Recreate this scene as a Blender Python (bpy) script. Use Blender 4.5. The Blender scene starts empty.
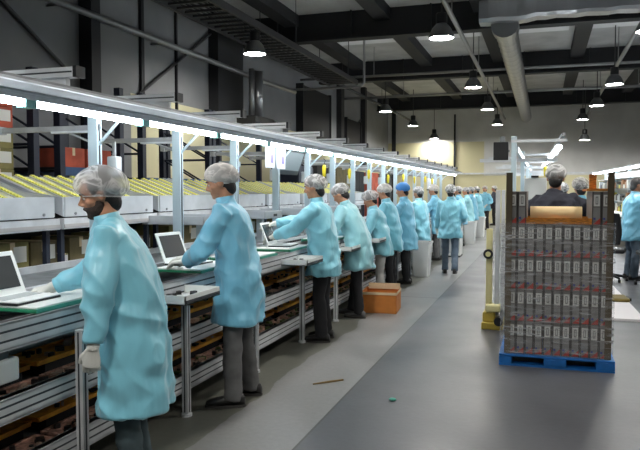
import bpy, bmesh, math, random
import numpy as np
from mathutils import Vector, Matrix, noise as mnoise
random.seed(7)
S = bpy.context.scene
C = S.collection
D = bpy.data
PI = math.pi
V = Vector

# ------------------------------------------------------------------ camera, world, exposure
F_PX = 680.0
YAW = math.atan((543 - 320) / math.hypot(F_PX, 35))
PITCH = math.atan(35 / F_PX)
cam = D.objects.new('camera', D.cameras.new('camera'))
C.objects.link(cam)
cam.data.sensor_width = 36
cam.data.lens = F_PX / 640 * 36
cam.data.clip_end = 200
cam.location = (0, 0, 1.6)
cam.rotation_euler = (PI / 2 - PITCH, 0, YAW)
S.camera = cam
wd = D.worlds.new('world')
S.world = wd
wd.use_nodes = True
wd.node_tree.nodes['Background'].inputs[0].default_value = (.5, .55, .6, 1)
wd.node_tree.nodes['Background'].inputs[1].default_value = .3
S.view_settings.view_transform = 'Standard'
S.view_settings.look = 'None'
S.view_settings.gamma = 1
S.view_settings.exposure = 0.55
S.cycles.use_denoising = True
S.cycles.max_bounces = 8
S.cycles.diffuse_bounces = 5
S.cycles.transparent_max_bounces = 16
S.cycles.sample_clamp_indirect = 4
TUBE_L = 19.0      # brightness of the fluorescent tubes
BAY_L = 150.0       # brightness of the high bay lamp openings

# ------------------------------------------------------------------ materials
def lin(c):
    return tuple((x / 255 / 12.92 if x / 255 <= .04045 else ((x / 255 + .055) / 1.055) ** 2.4) for x in c) + (1,)

def pm(name, c, rough=.5, metal=0, var=0, vscale=6, bump=0, bscale=40, c2=None, stretch=None, spec=None):
    m = D.materials.new(name)
    m.use_nodes = True
    nt = m.node_tree
    b = nt.nodes['Principled BSDF']
    b.inputs['Base Color'].default_value = lin(c)
    b.inputs['Roughness'].default_value = rough
    b.inputs['Metallic'].default_value = metal
    if spec is not None:
        b.inputs['Specular IOR Level'].default_value = spec
    if var or bump or c2:
        tc = nt.nodes.new('ShaderNodeTexCoord')
        mp = nt.nodes.new('ShaderNodeMapping')
        nt.links.new(tc.outputs['Object'], mp.inputs[0])
        if stretch:
            mp.inputs['Scale'].default_value = stretch
    if var or c2:
        n = nt.nodes.new('ShaderNodeTexNoise')
        n.inputs['Scale'].default_value = vscale
        n.inputs['Detail'].default_value = 4
        nt.links.new(mp.outputs[0], n.inputs['Vector'])
        r = nt.nodes.new('ShaderNodeValToRGB')
        r.color_ramp.elements[0].position = .35
        r.color_ramp.elements[1].position = .65
        if c2:
            r.color_ramp.elements[0].color = lin(c)
            r.color_ramp.elements[1].color = lin(c2)
        else:
            r.color_ramp.elements[0].color = lin([max(0, x * (1 - var)) for x in c])
            r.color_ramp.elements[1].color = lin([min(255, x * (1 + var)) for x in c])
        nt.links.new(n.outputs['Fac'], r.inputs[0])
        nt.links.new(r.outputs[0], b.inputs['Base Color'])
    if bump:
        n2 = nt.nodes.new('ShaderNodeTexNoise')
        n2.inputs['Scale'].default_value = bscale
        n2.inputs['Detail'].default_value = 2
        nt.links.new(mp.outputs[0], n2.inputs['Vector'])
        bp = nt.nodes.new('ShaderNodeBump')
        bp.inputs['Strength'].default_value = bump
        bp.inputs['Distance'].default_value = .01
        nt.links.new(n2.outputs['Fac'], bp.inputs['Height'])
        nt.links.new(bp.outputs[0], b.inputs['Normal'])
    return m

def em(name, c, s):
    m = D.materials.new(name)
    m.use_nodes = True
    b = m.node_tree.nodes['Principled BSDF']
    b.inputs['Base Color'].default_value = lin((230, 230, 230))
    b.inputs['Emission Color'].default_value = lin(c)
    b.inputs['Emission Strength'].default_value = s
    return m

M = {}
M['alu'] = pm('aluminium', (202, 204, 206), .42, .15, var=.05)
M['alu_dark'] = pm('aluminium_groove', (70, 74, 78), .5, .4)
M['white_metal'] = pm('white_painted_metal', (206, 210, 214), .4, var=.04)
M['pole_white'] = pm('pale_blue_white_metal', (196, 214, 222), .35, .1)
M['canopy'] = pm('canopy_grey', (158, 160, 162), .8, .1, var=.05)
M['tube'] = em('fluorescent_tube', (240, 248, 255), TUBE_L)
M['bay'] = em('high_bay_glow', (255, 252, 246), BAY_L)
M['teal_joint'] = pm('teal_joint', (130, 190, 185), .4)
M['black'] = pm('black_plastic', (26, 27, 29), .45)
M['blackmat'] = pm('black_matte', (20, 20, 22), .8)
M['grey'] = pm('grey_plastic', (120, 124, 126), .5)
M['lamp_grey'] = pm('lamp_shade_grey', (92, 94, 96), .4, .3)
M['girder'] = pm('girder_dark', (34, 35, 38), .7)
M['purlin'] = pm('purlin_dark', (36, 37, 39), .7)
M['roof'] = pm('roof_sheet', (200, 200, 198), .7, var=.05, vscale=1.5)
M['skylight'] = em('skylight_panel', (210, 216, 220), .09)
M['pipe'] = pm('galvanised_pipe', (150, 150, 150), .4, .5)
M['pipe_dark'] = pm('dark_pipe', (62, 62, 64), .5, .2)
M['foil'] = pm('duct_foil', (165, 166, 168), .3, .75, bump=.6, bscale=9)
M['belt'] = pm('grey_belt', (128, 130, 130), .55, var=.08, vscale=8)
M['green'] = pm('green_board', (38, 128, 92), .4)
M['teal'] = pm('teal_board_edge', (70, 160, 140), .4)
M['whiteboard'] = pm('white_board', (232, 236, 234), .35)
M['orange'] = pm('orange_tray', (250, 166, 58), .55, var=.15, vscale=12)
M['pinkbrown'] = pm('brown_component_tray', (158, 122, 108), .7, var=.25, vscale=30)
M['component'] = pm('black_component', (24, 22, 22), .5)
M['lightcomp'] = pm('pale_component', (178, 150, 132), .5)
M['green_comp'] = pm('green_component', (70, 88, 40), .6)
M['redcase'] = pm('dark_red_panel', (92, 34, 34), .6)
M['yellow'] = pm('yellow_wheel', (226, 224, 104), .45)
M['deck'] = pm('pale_rack_deck', (232, 232, 206), .5)
M['whitepanel'] = pm('white_panel', (190, 193, 196), .4, var=.03)
M['cardolive'] = pm('olive_carton', (126, 118, 70), .8, var=.08)
M['carddark'] = pm('brown_carton', (96, 86, 56), .8, var=.1)
M['cardred'] = pm('red_carton', (176, 82, 60), .8, var=.1)
M['cardorange'] = pm('orange_carton', (182, 112, 46), .7, var=.06)
M['cardinside'] = pm('carton_inside', (206, 186, 150), .8)
M['labelw'] = pm('paper_label', (214, 214, 208), .7)
M['rackblue'] = pm('rack_navy', (30, 36, 52), .5)
M['beamblue'] = pm('rack_beam_blue', (44, 78, 118), .5)
M['palletblue'] = pm('pallet_blue', (24, 104, 176), .55, var=.1)
M['cartgrey'] = pm('retail_carton_grey', (116, 112, 108), .65)
M['cartline'] = pm('retail_carton_dark', (66, 62, 58), .7)
M['cartmid'] = pm('retail_carton_panel', (136, 134, 131), .6)
M['cartred'] = pm('retail_carton_red', (178, 58, 44), .6)
M['cartblue'] = pm('retail_carton_blue', (60, 70, 140), .6)
M['post'] = pm('cardboard_post', (92, 80, 60), .8)
M['paperroll'] = pm('kraft_paper_roll', (224, 196, 146), .7)
M['skin'] = pm('skin', (186, 134, 104), .5, var=.06, vscale=20)
M['skin2'] = pm('skin_tan', (158, 108, 82), .5, var=.06, vscale=20)
M['hair'] = pm('black_hair', (22, 19, 18), .5, bump=.5, bscale=120)
M['hairgrey'] = pm('grey_hair', (60, 58, 58), .6, bump=.5, bscale=120)
M['beard'] = pm('beard', (60, 46, 39), .8, bump=.6, bscale=150)
M['eyew'] = pm('eye_white', (178, 168, 160), .3)
M['eyed'] = pm('eye_dark', (30, 20, 15), .2)
M['glove'] = pm('white_glove', (214, 214, 206), .75, bump=.4, bscale=260)
M['glovecuff'] = pm('glove_cuff', (216, 206, 150), .8)
M['jeans'] = pm('blue_grey_jeans', (84, 98, 112), .85, var=.12)
M['greytrouser'] = pm('grey_trousers', (92, 92, 92), .85, var=.1, vscale=9)
M['slate'] = pm('slate_trousers', (58, 72, 76), .85, var=.1, vscale=9)
M['blacktrouser'] = pm('black_trousers', (26, 26, 29), .85)
M['paletrouser'] = pm('pale_grey_trousers', (168, 168, 166), .85, var=.06)
M['shoe'] = pm('black_shoe', (24, 23, 23), .4)
M['shoegrey'] = pm('grey_trainer', (92, 92, 92), .5)
M['sole'] = pm('shoe_sole', (60, 58, 56), .7)
M['navy'] = pm('navy_jacket', (36, 38, 50), .75, bump=.4, bscale=30)
M['capblue'] = pm('blue_cap', (70, 140, 212), .6, bump=.6, bscale=50)
M['bin'] = pm('white_bin', (228, 229, 226), .5)
M['cream'] = pm('cream_metal', (214, 206, 152), .5)
M['yellowbase'] = pm('yellow_base', (176, 152, 60), .5)
M['screen'] = pm('dark_screen', (44, 48, 50), .25)
M['paper'] = pm('paper_sheet', (220, 224, 230), .7)
M['papermark'] = pm('paper_print', (120, 110, 190), .7)
M['bluebin'] = pm('blue_plastic', (50, 66, 160), .5)
M['floor_sheet'] = pm('white_sheet', (222, 218, 220), .6)
M['wood'] = pm('kiln_board', (190, 120, 40), .7, var=.2, vscale=10, stretch=(2, 20, 20))

def gown_mat(name, c):
    m = pm(name, c, .38, 0, bump=1.0, bscale=9, stretch=(1, 1, .5), spec=.5)
    m.node_tree.nodes['Bump'].inputs['Distance'].default_value = .022
    b = m.node_tree.nodes['Principled BSDF']
    b.inputs['Sheen Weight'].default_value = .2
    b.inputs['Coat Weight'].default_value = .25
    b.inputs['Coat Roughness'].default_value = .3
    return m
M['gown'] = gown_mat('cyan_gown', (130, 200, 218))
M['gown_pale'] = gown_mat('pale_cyan_gown', (144, 202, 212))
M['gown_blue'] = gown_mat('blue_gown', (124, 196, 224))
M['gown_deep'] = gown_mat('deep_cyan_gown', (116, 192, 212))

def net_mat(name, c, alpha_lo, alpha_hi):
    m = D.materials.new(name)
    m.use_nodes = True
    nt = m.node_tree
    b = nt.nodes['Principled BSDF']
    b.inputs['Base Color'].default_value = lin(c)
    b.inputs['Roughness'].default_value = .7
    tc = nt.nodes.new('ShaderNodeTexCoord')
    n = nt.nodes.new('ShaderNodeTexNoise')
    n.inputs['Scale'].default_value = 9
    n.inputs['Detail'].default_value = 3
    n.inputs['Distortion'].default_value = 1.2
    nt.links.new(tc.outputs['Object'], n.inputs['Vector'])
    mr = nt.nodes.new('ShaderNodeMapRange')
    sb = nt.nodes.new('ShaderNodeMath')
    sb.operation = 'SUBTRACT'
    sb.inputs[1].default_value = .5
    nt.links.new(n.outputs['Fac'], sb.inputs[0])
    ab = nt.nodes.new('ShaderNodeMath')
    ab.operation = 'ABSOLUTE'
    nt.links.new(sb.outputs[0], ab.inputs[0])
    mr.inputs[1].default_value = 0
    mr.inputs[2].default_value = .09
    mr.inputs[3].default_value = alpha_hi
    mr.inputs[4].default_value = alpha_lo
    nt.links.new(ab.outputs[0], mr.inputs[0])
    nt.links.new(mr.outputs[0], b.inputs['Alpha'])
    bp = nt.nodes.new('ShaderNodeBump')
    bp.inputs['Strength'].default_value = .3
    bp.inputs['Distance'].default_value = .008
    nt.links.new(n.outputs['Fac'], bp.inputs['Height'])
    nt.links.new(bp.outputs[0], b.inputs['Normal'])
    return m
M['net'] = net_mat('hair_net_gauze', (228, 228, 228), .3, .72)
M['netwhite'] = net_mat('white_cap_gauze', (226, 220, 214), .62, .95)

def wrap_mat():
    m = D.materials.new('stretch_film')
    m.use_nodes = True
    nt = m.node_tree
    b = nt.nodes['Principled BSDF']
    b.inputs['Base Color'].default_value = (.9, .9, .9, 1)
    b.inputs['Roughness'].default_value = .12
    b.inputs['Alpha'].default_value = .16
    tc = nt.nodes.new('ShaderNodeTexCoord')
    mp = nt.nodes.new('ShaderNodeMapping')
    mp.inputs['Scale'].default_value = (1.4, 1.4, 14)
    nt.links.new(tc.outputs['Object'], mp.inputs[0])
    n = nt.nodes.new('ShaderNodeTexNoise')
    n.inputs['Scale'].default_value = 4
    n.inputs['Detail'].default_value = 4
    n.inputs['Distortion'].default_value = .8
    nt.links.new(mp.outputs[0], n.inputs['Vector'])
    bp = nt.nodes.new('ShaderNodeBump')
    bp.inputs['Strength'].default_value = .6
    bp.inputs['Distance'].default_value = .02
    nt.links.new(n.outputs['Fac'], bp.inputs['Height'])
    nt.links.new(bp.outputs[0], b.inputs['Normal'])
    mr = nt.nodes.new('ShaderNodeMapRange')
    mr.inputs[1].default_value = .45
    mr.inputs[2].default_value = .75
    mr.inputs[3].default_value = .05
    mr.inputs[4].default_value = .5
    nt.links.new(n.outputs['Fac'], mr.inputs[0])
    nt.links.new(mr.outputs[0], b.inputs['Alpha'])
    return m
M['film'] = wrap_mat()

def floor_mat():
    m = D.materials.new('vinyl_floor')
    m.use_nodes = True
    nt = m.node_tree
    N, L = nt.nodes, nt.links
    b = N['Principled BSDF']
    geo = N.new('ShaderNodeNewGeometry')
    sep = N.new('ShaderNodeSeparateXYZ')
    L.new(geo.outputs['Position'], sep.inputs[0])
    def math_(op, a, bb):
        n = N.new('ShaderNodeMath')
        n.operation = op
        for i, x in enumerate((a, bb)):
            if isinstance(x, (int, float)):
                n.inputs[i].default_value = x
            else:
                L.new(x, n.inputs[i])
        return n.outputs[0]
    def mix(f, a, bb):
        n = N.new('ShaderNodeMix')
        n.data_type = 'RGBA'
        L.new(f, n.inputs[0])
        for i, x in ((6, a), (7, bb)):
            if isinstance(x, tuple):
                n.inputs[i].default_value = x
            else:
                L.new(x, n.inputs[i])
        return n.outputs[2]
    n1 = N.new('ShaderNodeTexNoise')
    n1.inputs['Scale'].default_value = 1.1
    n1.inputs['Detail'].default_value = 6
    L.new(geo.outputs['Position'], n1.inputs['Vector'])
    n2 = N.new('ShaderNodeTexNoise')
    n2.inputs['Scale'].default_value = 25
    n2.inputs['Detail'].default_value = 5
    L.new(geo.outputs['Position'], n2.inputs['Vector'])
    edge = math_('LESS_THAN', sep.outputs[0], -1.44)
    inner = math_('LESS_THAN', math_('ADD', sep.outputs[0], math_('MULTIPLY', n1.outputs['Fac'], .35)), -1.9)
    col = mix(edge, lin((78, 79, 83)), lin((128, 128, 127)))
    col = mix(inner, col, lin((98, 98, 90)))
    # seams
    line = math_('LESS_THAN', math_('ABSOLUTE', math_('ADD', sep.outputs[0], 1.44), 0), .008)
    yl = math_('LESS_THAN', math_('ABSOLUTE', math_('SUBTRACT', sep.outputs[1], 10.05), 0), .014)
    yl2 = math_('LESS_THAN', math_('ABSOLUTE', math_('SUBTRACT', sep.outputs[1], 8.9), 0), .014)
    yl = math_('MULTIPLY', yl, edge)
    yl2 = math_('MULTIPLY', yl2, math_('GREATER_THAN', sep.outputs[0], .6))
    seam = math_('MAXIMUM', line, math_('MAXIMUM', yl, yl2))
    col = mix(seam, col, lin((58, 57, 52)))
    mr = N.new('ShaderNodeMapRange')
    mr.inputs[1].default_value = .3
    mr.inputs[2].default_value = .7
    mr.inputs[3].default_value = .82
    mr.inputs[4].default_value = 1.12
    L.new(math_('ADD', math_('MULTIPLY', n1.outputs['Fac'], .6), math_('MULTIPLY', n2.outputs['Fac'], .4)), mr.inputs[0])
    mul = N.new('ShaderNodeMix')
    mul.data_type = 'RGBA'
    mul.blend_type = 'MULTIPLY'
    mul.inputs[0].default_value = 1
    L.new(col, mul.inputs[6])
    L.new(mr.outputs[0], mul.inputs[7])
    L.new(mul.outputs[2], b.inputs['Base Color'])
    r = N.new('ShaderNodeMapRange')
    r.inputs[1].default_value = .3
    r.inputs[2].default_value = .7
    r.inputs[3].default_value = .31
    r.inputs[4].default_value = .46
    L.new(n1.outputs['Fac'], r.inputs[0])
    L.new(r.outputs[0], b.inputs['Roughness'])
    bp = N.new('ShaderNodeBump')
    bp.inputs['Strength'].default_value = .12
    bp.inputs['Distance'].default_value = .006
    L.new(n2.outputs['Fac'], bp.inputs['Height'])
    L.new(bp.outputs[0], b.inputs['Normal'])
    return m
M['floor'] = floor_mat()

def wall_mat(name, split, grey=(132, 133, 135), cream=(204, 198, 162), ysplit=None, corner=None):  # cream low, grey high: wall light fading upward, put into the colour
    m = D.materials.new(name)
    m.use_nodes = True
    nt = m.node_tree
    N, L = nt.nodes, nt.links
    b = N['Principled BSDF']
    b.inputs['Roughness'].default_value = .75
    geo = N.new('ShaderNodeNewGeometry')
    sep = N.new('ShaderNodeSeparateXYZ')
    L.new(geo.outputs['Position'], sep.inputs[0])
    f = N.new('ShaderNodeMath')
    f.operation = 'LESS_THAN'
    L.new(sep.outputs[2], f.inputs[0])
    f.inputs[1].default_value = split
    fac = f.outputs[0]
    if ysplit is not None:
        g = N.new('ShaderNodeMath')
        g.operation = 'GREATER_THAN'
        L.new(sep.outputs[1], g.inputs[0])
        g.inputs[1].default_value = ysplit
        h = N.new('ShaderNodeMath')
        h.operation = 'MULTIPLY'
        L.new(fac, h.inputs[0])
        L.new(g.outputs[0], h.inputs[1])
        fac = h.outputs[0]
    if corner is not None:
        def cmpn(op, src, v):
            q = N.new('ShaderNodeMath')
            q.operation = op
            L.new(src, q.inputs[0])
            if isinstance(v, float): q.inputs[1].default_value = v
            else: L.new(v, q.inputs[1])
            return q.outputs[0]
        glow_zone = cmpn('MULTIPLY', cmpn('LESS_THAN', sep.outputs[0], float(corner[0])), cmpn('LESS_THAN', sep.outputs[2], float(corner[1])))  # cream rectangle paints the lamp's glow into the end wall colour
        fac = cmpn('MAXIMUM', fac, glow_zone)
    n = N.new('ShaderNodeTexNoise')
    n.inputs['Scale'].default_value = .8
    n.inputs['Detail'].default_value = 4
    L.new(geo.outputs['Position'], n.inputs['Vector'])
    r = N.new('ShaderNodeValToRGB')
    r.color_ramp.elements[0].position = .3
    r.color_ramp.elements[1].position = .7
    r.color_ramp.elements[0].color = lin([x * .94 for x in grey])
    r.color_ramp.elements[1].color = lin([min(255, x * 1.05) for x in grey])
    L.new(n.outputs['Fac'], r.inputs[0])
    mx = N.new('ShaderNodeMix')
    mx.data_type = 'RGBA'
    L.new(fac, mx.inputs[0])
    L.new(r.outputs[0], mx.inputs[6])
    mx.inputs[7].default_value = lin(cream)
    L.new(mx.outputs[2], b.inputs['Base Color'])
    return m
M['wall_left'] = wall_mat('wall_left_lit_tones', 3.45, ysplit=11.3)
M['wall_back'] = wall_mat('wall_back_lit_tones', 2.3, grey=(206, 206, 204), corner=(-2.75, 3.95))
M['wall'] = pm('wall_paint', (150, 150, 150), .75)

# ------------------------------------------------------------------ mesh builder
class MB:
    def __init__(s):
        s.v, s.f, s.m = [], [], []
        s.mi = 0
    def _add(s, vs, fs):
        o = len(s.v)
        s.v += [tuple(x) for x in vs]
        s.f += [tuple(o + i for i in f) for f in fs]
        s.m += [s.mi] * len(fs)
        return s
    def box(s, c, d, rot=None):
        x, y, z = d[0] / 2, d[1] / 2, d[2] / 2
        vs = [V(p) for p in ((-x, -y, -z), (x, -y, -z), (x, y, -z), (-x, y, -z), (-x, -y, z), (x, -y, z), (x, y, z), (-x, y, z))]
        if rot is not None:
            vs = [rot @ p for p in vs]
        c = V(c)
        return s._add([p + c for p in vs], [(0, 3, 2, 1), (4, 5, 6, 7), (0, 1, 5, 4), (1, 2, 6, 5), (2, 3, 7, 6), (3, 0, 4, 7)])
    def b2(s, lo, hi):
        return s.box([(a + b) / 2 for a, b in zip(lo, hi)], [b - a for a, b in zip(lo, hi)])
    def loft(s, rings, caps=True):
        n = len(rings[0])
        vs = [p for r in rings for p in r]
        fs = []
        for i in range(len(rings) - 1):
            for j in range(n):
                k = (j + 1) % n
                fs.append((i * n + j, i * n + k, (i + 1) * n + k, (i + 1) * n + j))
        if caps:
            fs.append(tuple(reversed(range(n))))
            fs.append(tuple(range((len(rings) - 1) * n, len(rings) * n)))
        return s._add(vs, fs)
    def tube(s, pts, rad, n=10, caps=True):
        pts = [V(p) for p in pts]
        if not hasattr(rad, '__len__'):
            rad = [rad] * len(pts)
        rings = []
        ref = None
        for i, p in enumerate(pts):
            a = pts[max(i - 1, 0)]
            b = pts[min(i + 1, len(pts) - 1)]
            t = (b - a).normalized()
            if ref is None:
                ref = t.orthogonal().normalized()
            else:
                ref = (ref - t * ref.dot(t)).normalized()
            q = t.cross(ref)
            rings.append([p + (ref * math.cos(2 * PI * k / n) + q * math.sin(2 * PI * k / n)) * rad[i] for k in range(n)])
        return s.loft(rings, caps)
    def cyl(s, a, b, r, r2=None, n=14):
        return s.tube([a, b], [r, r if r2 is None else r2], n)
    def ell(s, c, r, rot=None, n=16, k=10):
        c = V(c)
        rings = []
        vs = []
        for i in range(1, k):
            th = PI * i / k
            for j in range(n):
                ph = 2 * PI * j / n
                p = V((r[0] * math.sin(th) * math.cos(ph), r[1] * math.sin(th) * math.sin(ph), -r[2] * math.cos(th)))
                vs.append(p)
        vs.append(V((0, 0, -r[2])))
        vs.append(V((0, 0, r[2])))
        if rot is not None:
            vs = [rot @ p for p in vs]
        vs = [p + c for p in vs]
        fs = []
        for i in range(k - 2):
            for j in range(n):
                q = (j + 1) % n
                fs.append((i * n + j, i * n + q, (i + 1) * n + q, (i + 1) * n + j))
        b, t = (k - 1) * n, (k - 1) * n + 1
        for j in range(n):
            q = (j + 1) % n
            fs.append((b, q, j))
            fs.append((t, (k - 2) * n + j, (k - 2) * n + q))
        return s._add(vs, fs)
    def lathe(s, prof, n=24, c=(0, 0, 0), caps=True):
        c = V(c)
        rings = [[c + V((r * math.cos(2 * PI * j / n), r * math.sin(2 * PI * j / n), z)) for j in range(n)] for r, z in prof]
        return s.loft(rings, caps)
    def prism(s, poly, z0, z1):
        n = len(poly)
        vs = [(x, y, z0) for x, y in poly] + [(x, y, z1) for x, y in poly]
        fs = [tuple(reversed(range(n))), tuple(range(n, 2 * n))] + [(i, (i + 1) % n, n + (i + 1) % n, n + i) for i in range(n)]
        return s._add(vs, fs)
    def mesh(s, name):
        me = D.meshes.new(name)
        me.from_pydata(s.v, [], s.f)
        me.validate()
        bm = bmesh.new()
        bm.from_mesh(me)
        bmesh.ops.recalc_face_normals(bm, faces=bm.faces)
        bm.to_mesh(me)
        bm.free()
        if len(me.polygons) == len(s.m):
            me.polygons.foreach_set('material_index', s.m)
        return me
    def build(s, name, mats, parent=None, bevel=0, smooth=False, loc=None):
        me = s.mesh(name)
        for m in (mats if isinstance(mats, (list, tuple)) else [mats]):
            me.materials.append(m)
        o = D.objects.new(name, me)
        C.objects.link(o)
        if parent is not None:
            o.parent = parent
        if loc is not None:
            o.location = loc
        if smooth:
            me.polygons.foreach_set('use_smooth', [True] * len(me.polygons))
        if bevel:
            b = o.modifiers.new('bevel', 'BEVEL')
            b.width = bevel
            b.segments = 2
            b.limit_method = 'ANGLE'
        return o

def tag(o, label=None, cat=None, group=None, kind=None):
    if label: o['label'] = label
    if cat: o['category'] = cat
    if group: o['group'] = group
    if kind: o['kind'] = kind
    return o

def thing(name, label, cat, loc=(0, 0, 0), rz=0, group=None):
    o = D.objects.new(name, None)
    o.empty_display_size = .1
    C.objects.link(o)
    o.location = loc
    o.rotation_euler = (0, 0, rz)
    return tag(o, label, cat, group)

def dup(root, loc, rz=None, label=None, group=None):
    def cp(o, par):
        c = o.copy()
        C.objects.link(c)
        if par is not None:
            c.parent = par
        for ch in list(o.children):
            cp(ch, c)
        return c
    r = cp(root, None)
    r.location = loc
    if rz is not None:
        r.rotation_euler = (0, 0, rz)
    if label: r['label'] = label
    if group: r['group'] = group
    return r

def struct(name, mb, mat, bevel=0):
    return tag(mb.build(name, mat, bevel=bevel), kind='structure')

def RZ(a): return Matrix.Rotation(a, 3, 'Z')
def RY(a): return Matrix.Rotation(a, 3, 'Y')
def RX(a): return Matrix.Rotation(a, 3, 'X')

# ------------------------------------------------------------------ the building
X0, X1, Y0, Y1, ZR = -7.5, 9.5, -5.0, 34.0, 6.0
struct('floor', MB().b2((X0 - .2, Y0 - .2, -.2), (X1 + .2, Y1 + .2, 0)), M['floor'])
struct('wall_left', MB().b2((X0 - .2, Y0, 0), (X0, Y1, ZR)), M['wall_left'])
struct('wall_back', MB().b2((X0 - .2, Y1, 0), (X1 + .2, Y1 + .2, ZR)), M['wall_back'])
struct('wall_right', MB().b2((X1, Y0, 0), (X1 + .2, Y1, ZR)), M['wall'])
struct('wall_front', MB().b2((X0 - .2, Y0 - .2, 0), (X1 + .2, Y0, ZR)), M['wall'])
struct('ceiling', MB().b2((X0 - .2, Y0 - .2, ZR), (X1 + .2, Y1 + .2, ZR + .15)), M['roof'])
k = 0
for gy in (3.5, 10.0, 16.35, 22.9, 31.6):
    k += 1
    g = MB().b2((X0, gy, 5.3), (X1, gy + .06, ZR)).b2((X0, gy - .14, 5.3), (X1, gy + .2, 5.36))
    for i in range(9):
        x = X0 + 1 + i * 1.95
        g.b2((x, gy - .1, 5.36), (x + .03, gy, ZR))
    struct('trim_%d' % k, g, M['girder'])
for i in range(7):
    k += 1
    x = -6.3 + i * 2.35
    struct('trim_%d' % k, MB().b2((x, Y0, 5.72), (x + .38, Y1, 5.999)), M['purlin'])
wn = 0
for y0, y1 in ((11.6, 14.6), (16.8, 20.0), (24.0, 27.2)):
    for i in range(7):
        wn += 1
        x = -6.3 + i * 2.35 + .45
        struct('window_%d' % wn, MB().b2((x, y0, 5.96), (x + 1.75, y1, 5.999)), M['skylight'])
# wall columns on the left
for y0, y1, z0, z1, d in ((9.8, 10.05, 0, ZR, .25), (14.5, 15.9, 2.9, ZR, .25), (24.9, 25.3, 2.9, ZR, .2), (28.5, 28.8, 2.5, ZR, .2)):
    k += 1
    struct('trim_%d' % k, MB().b2((X0, y0, z0), (X0 + d, y1, z1)), M['girder'])
for (y0, z0), (y1, z1) in (((7.6, 4.55), (9.5, 3.5)), ((11.0, 3.15), (14.6, 5.3)), ((25.5, 3.4), (28.3, 4.6))):
    k += 1
    struct('trim_%d' % k, MB().tube([(X0 + .06, y0, z0), (X0 + .06, y1, z1)], .03, 8), M['pipe_dark'])
k += 1
struct('trim_%d' % k, MB().b2((X0, Y1 - .06, 2.3), (-7.4, Y1, 2.44)).b2((-7.3, Y1 - .08, 0), (-7.1, Y1, ZR)).b2((-4.2, Y1 - .08, 0), (-4.12, Y1, 5.3)), M['girder'])
k += 1
struct('trim_%d' % k, MB().b2((X0 + .1, Y1 - .05, 2.36), (2.2, Y1, 2.44)), M['white_metal'])
k += 1
struct('trim_%d' % k, MB().b2((X0, 12.95, 2.0), (X0 + .05, 13.0, ZR)).b2((X0, 11.6, 1.0), (X0 + .06, 11.7, ZR)), M['girder'])

# ------------------------------------------------------------------ high bay lamps
def make_lamp(loc, drop, label):
    t = thing('high_bay_lamp', label, 'lamp', loc, 0, 'high bay lamps under the roof')
    MB().lathe([(.225, 0), (.235, 0), (.235, .02), (.215, .09), (.165, .19), (.11, .25), (.09, .27), (.09, .255), (.1, .245), (.155, .18), (.2, .09), (.222, .01), (.225, 0)], 28, caps=False).build('lamp_shade', M['lamp_grey'], t, smooth=True)
    MB().lathe([(.05, .26), (.1, .265), (.105, .28), (.105, .44), (.09, .46), (.02, .47)], 20).build('ballast_housing', M['black'], t, smooth=False)
    MB().lathe([(.218, .018), (.218, .022), (.1, .03), (.02, .032)], 24).build('glowing_lens', M['bay'], t)
    MB().cyl((0, 0, .46), (0, 0, .46 + drop), .014, n=8).build('hanger', M['pipe_dark'], t)
    return t
lamp0 = make_lamp((-1.83, 12.8, 4.4), 1.13, 'high bay lamp nearest on the middle pipe, largest of its line')
def lamp(x, y, z, label):
    return dup(lamp0, (x, y, z), 0, label)
lamp(-1.87, 19.2, 4.4, 'second lit high bay lamp from the near end of the middle pipe')
lamp(-1.89, 24.6, 4.4, 'third lit high bay lamp along the middle pipe')
lamp(-1.92, 30.4, 4.4, 'farthest lit high bay lamp on the middle pipe, before the end wall')
lamp(1.76, 19.8, 4.4, 'lit high bay lamp at the near end of the pipe over the right aisle')
lamp(1.66, 24.6, 4.4, 'middle high bay lamp of the pipe over the right aisle')
lamp(1.46, 29.3, 4.4, 'high bay lamp at the far end of the pipe over the right aisle')
make_lamp((-5.1, 33.5, 4.1), 1.43, 'high bay lamp close to the end wall, making a bright spot on it')
make_lamp((1.65, 31.2, 3.72), 1.81, 'low hung high bay lamp close to the grey end wall')
make_lamp((-5.62, 12.9, 4.36), .03, 'bright high bay lamp under the cable ladder by the left wall')
lamp(-5.42, 24.1, 4.4, 'dim high bay lamp beyond the cable ladder, left of its neighbour')
lamp(-5.46, 29.8, 4.4, 'far high bay lamp shining on the yellowish end wall')
for x, y in ((-1.85, 6.4), (-1.85, 0.4), (1.75, 13.4), (1.75, 6.8), (1.75, .5), (5.4, 8), (5.4, 16), (5.4, 24)):
    lamp(x, y, 4.4, 'high bay lamp of the same kind outside the picture')

# pipes and ducts
def pipe(name, pts, r, mat, label, cat='pipe', extra=None):
    mb = MB().tube(pts, r, 10)
    if extra: extra(mb)
    return tag(mb.build(name, M[mat], smooth=True), label, cat)
def hangers(mb, pts):
    for (x, y, z) in pts:
        mb.cyl((x, y, z), (x, y, 5.99), .012, n=6)
pipe('conduit_pipe', [(-1.75, 6, 5.0), (-1.75, 14, 5.0), (-1.78, 33.9, 5.0)], .05, 'pipe', 'long grey pipe carrying the middle line of high bay lamps', extra=lambda m: hangers(m, [(-1.8, y, 5) for y in (8, 14, 20, 26, 32)]))
pipe('conduit_pipe', [(1.86, 6, 5.0), (1.86, 33.9, 5.0)], .05, 'pipe', 'grey pipe carrying the lamps over the right aisle', extra=lambda m: hangers(m, [(1.86, y, 5) for y in (8, 14, 20, 26, 32)]))
pipe('conduit_pipe', [(-7.15, 5, 4.5), (-7.15, 17.5, 4.5), (-7.0, 19, 4.48)], .06, 'pipe', 'sloping looking pipe along the left wall with a bright stretch', extra=lambda m: [m.cyl((-7.48, y, 4.5), (-7.1, y, 4.5), .02, n=6) for y in (6, 9, 12, 15, 17)])
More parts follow.
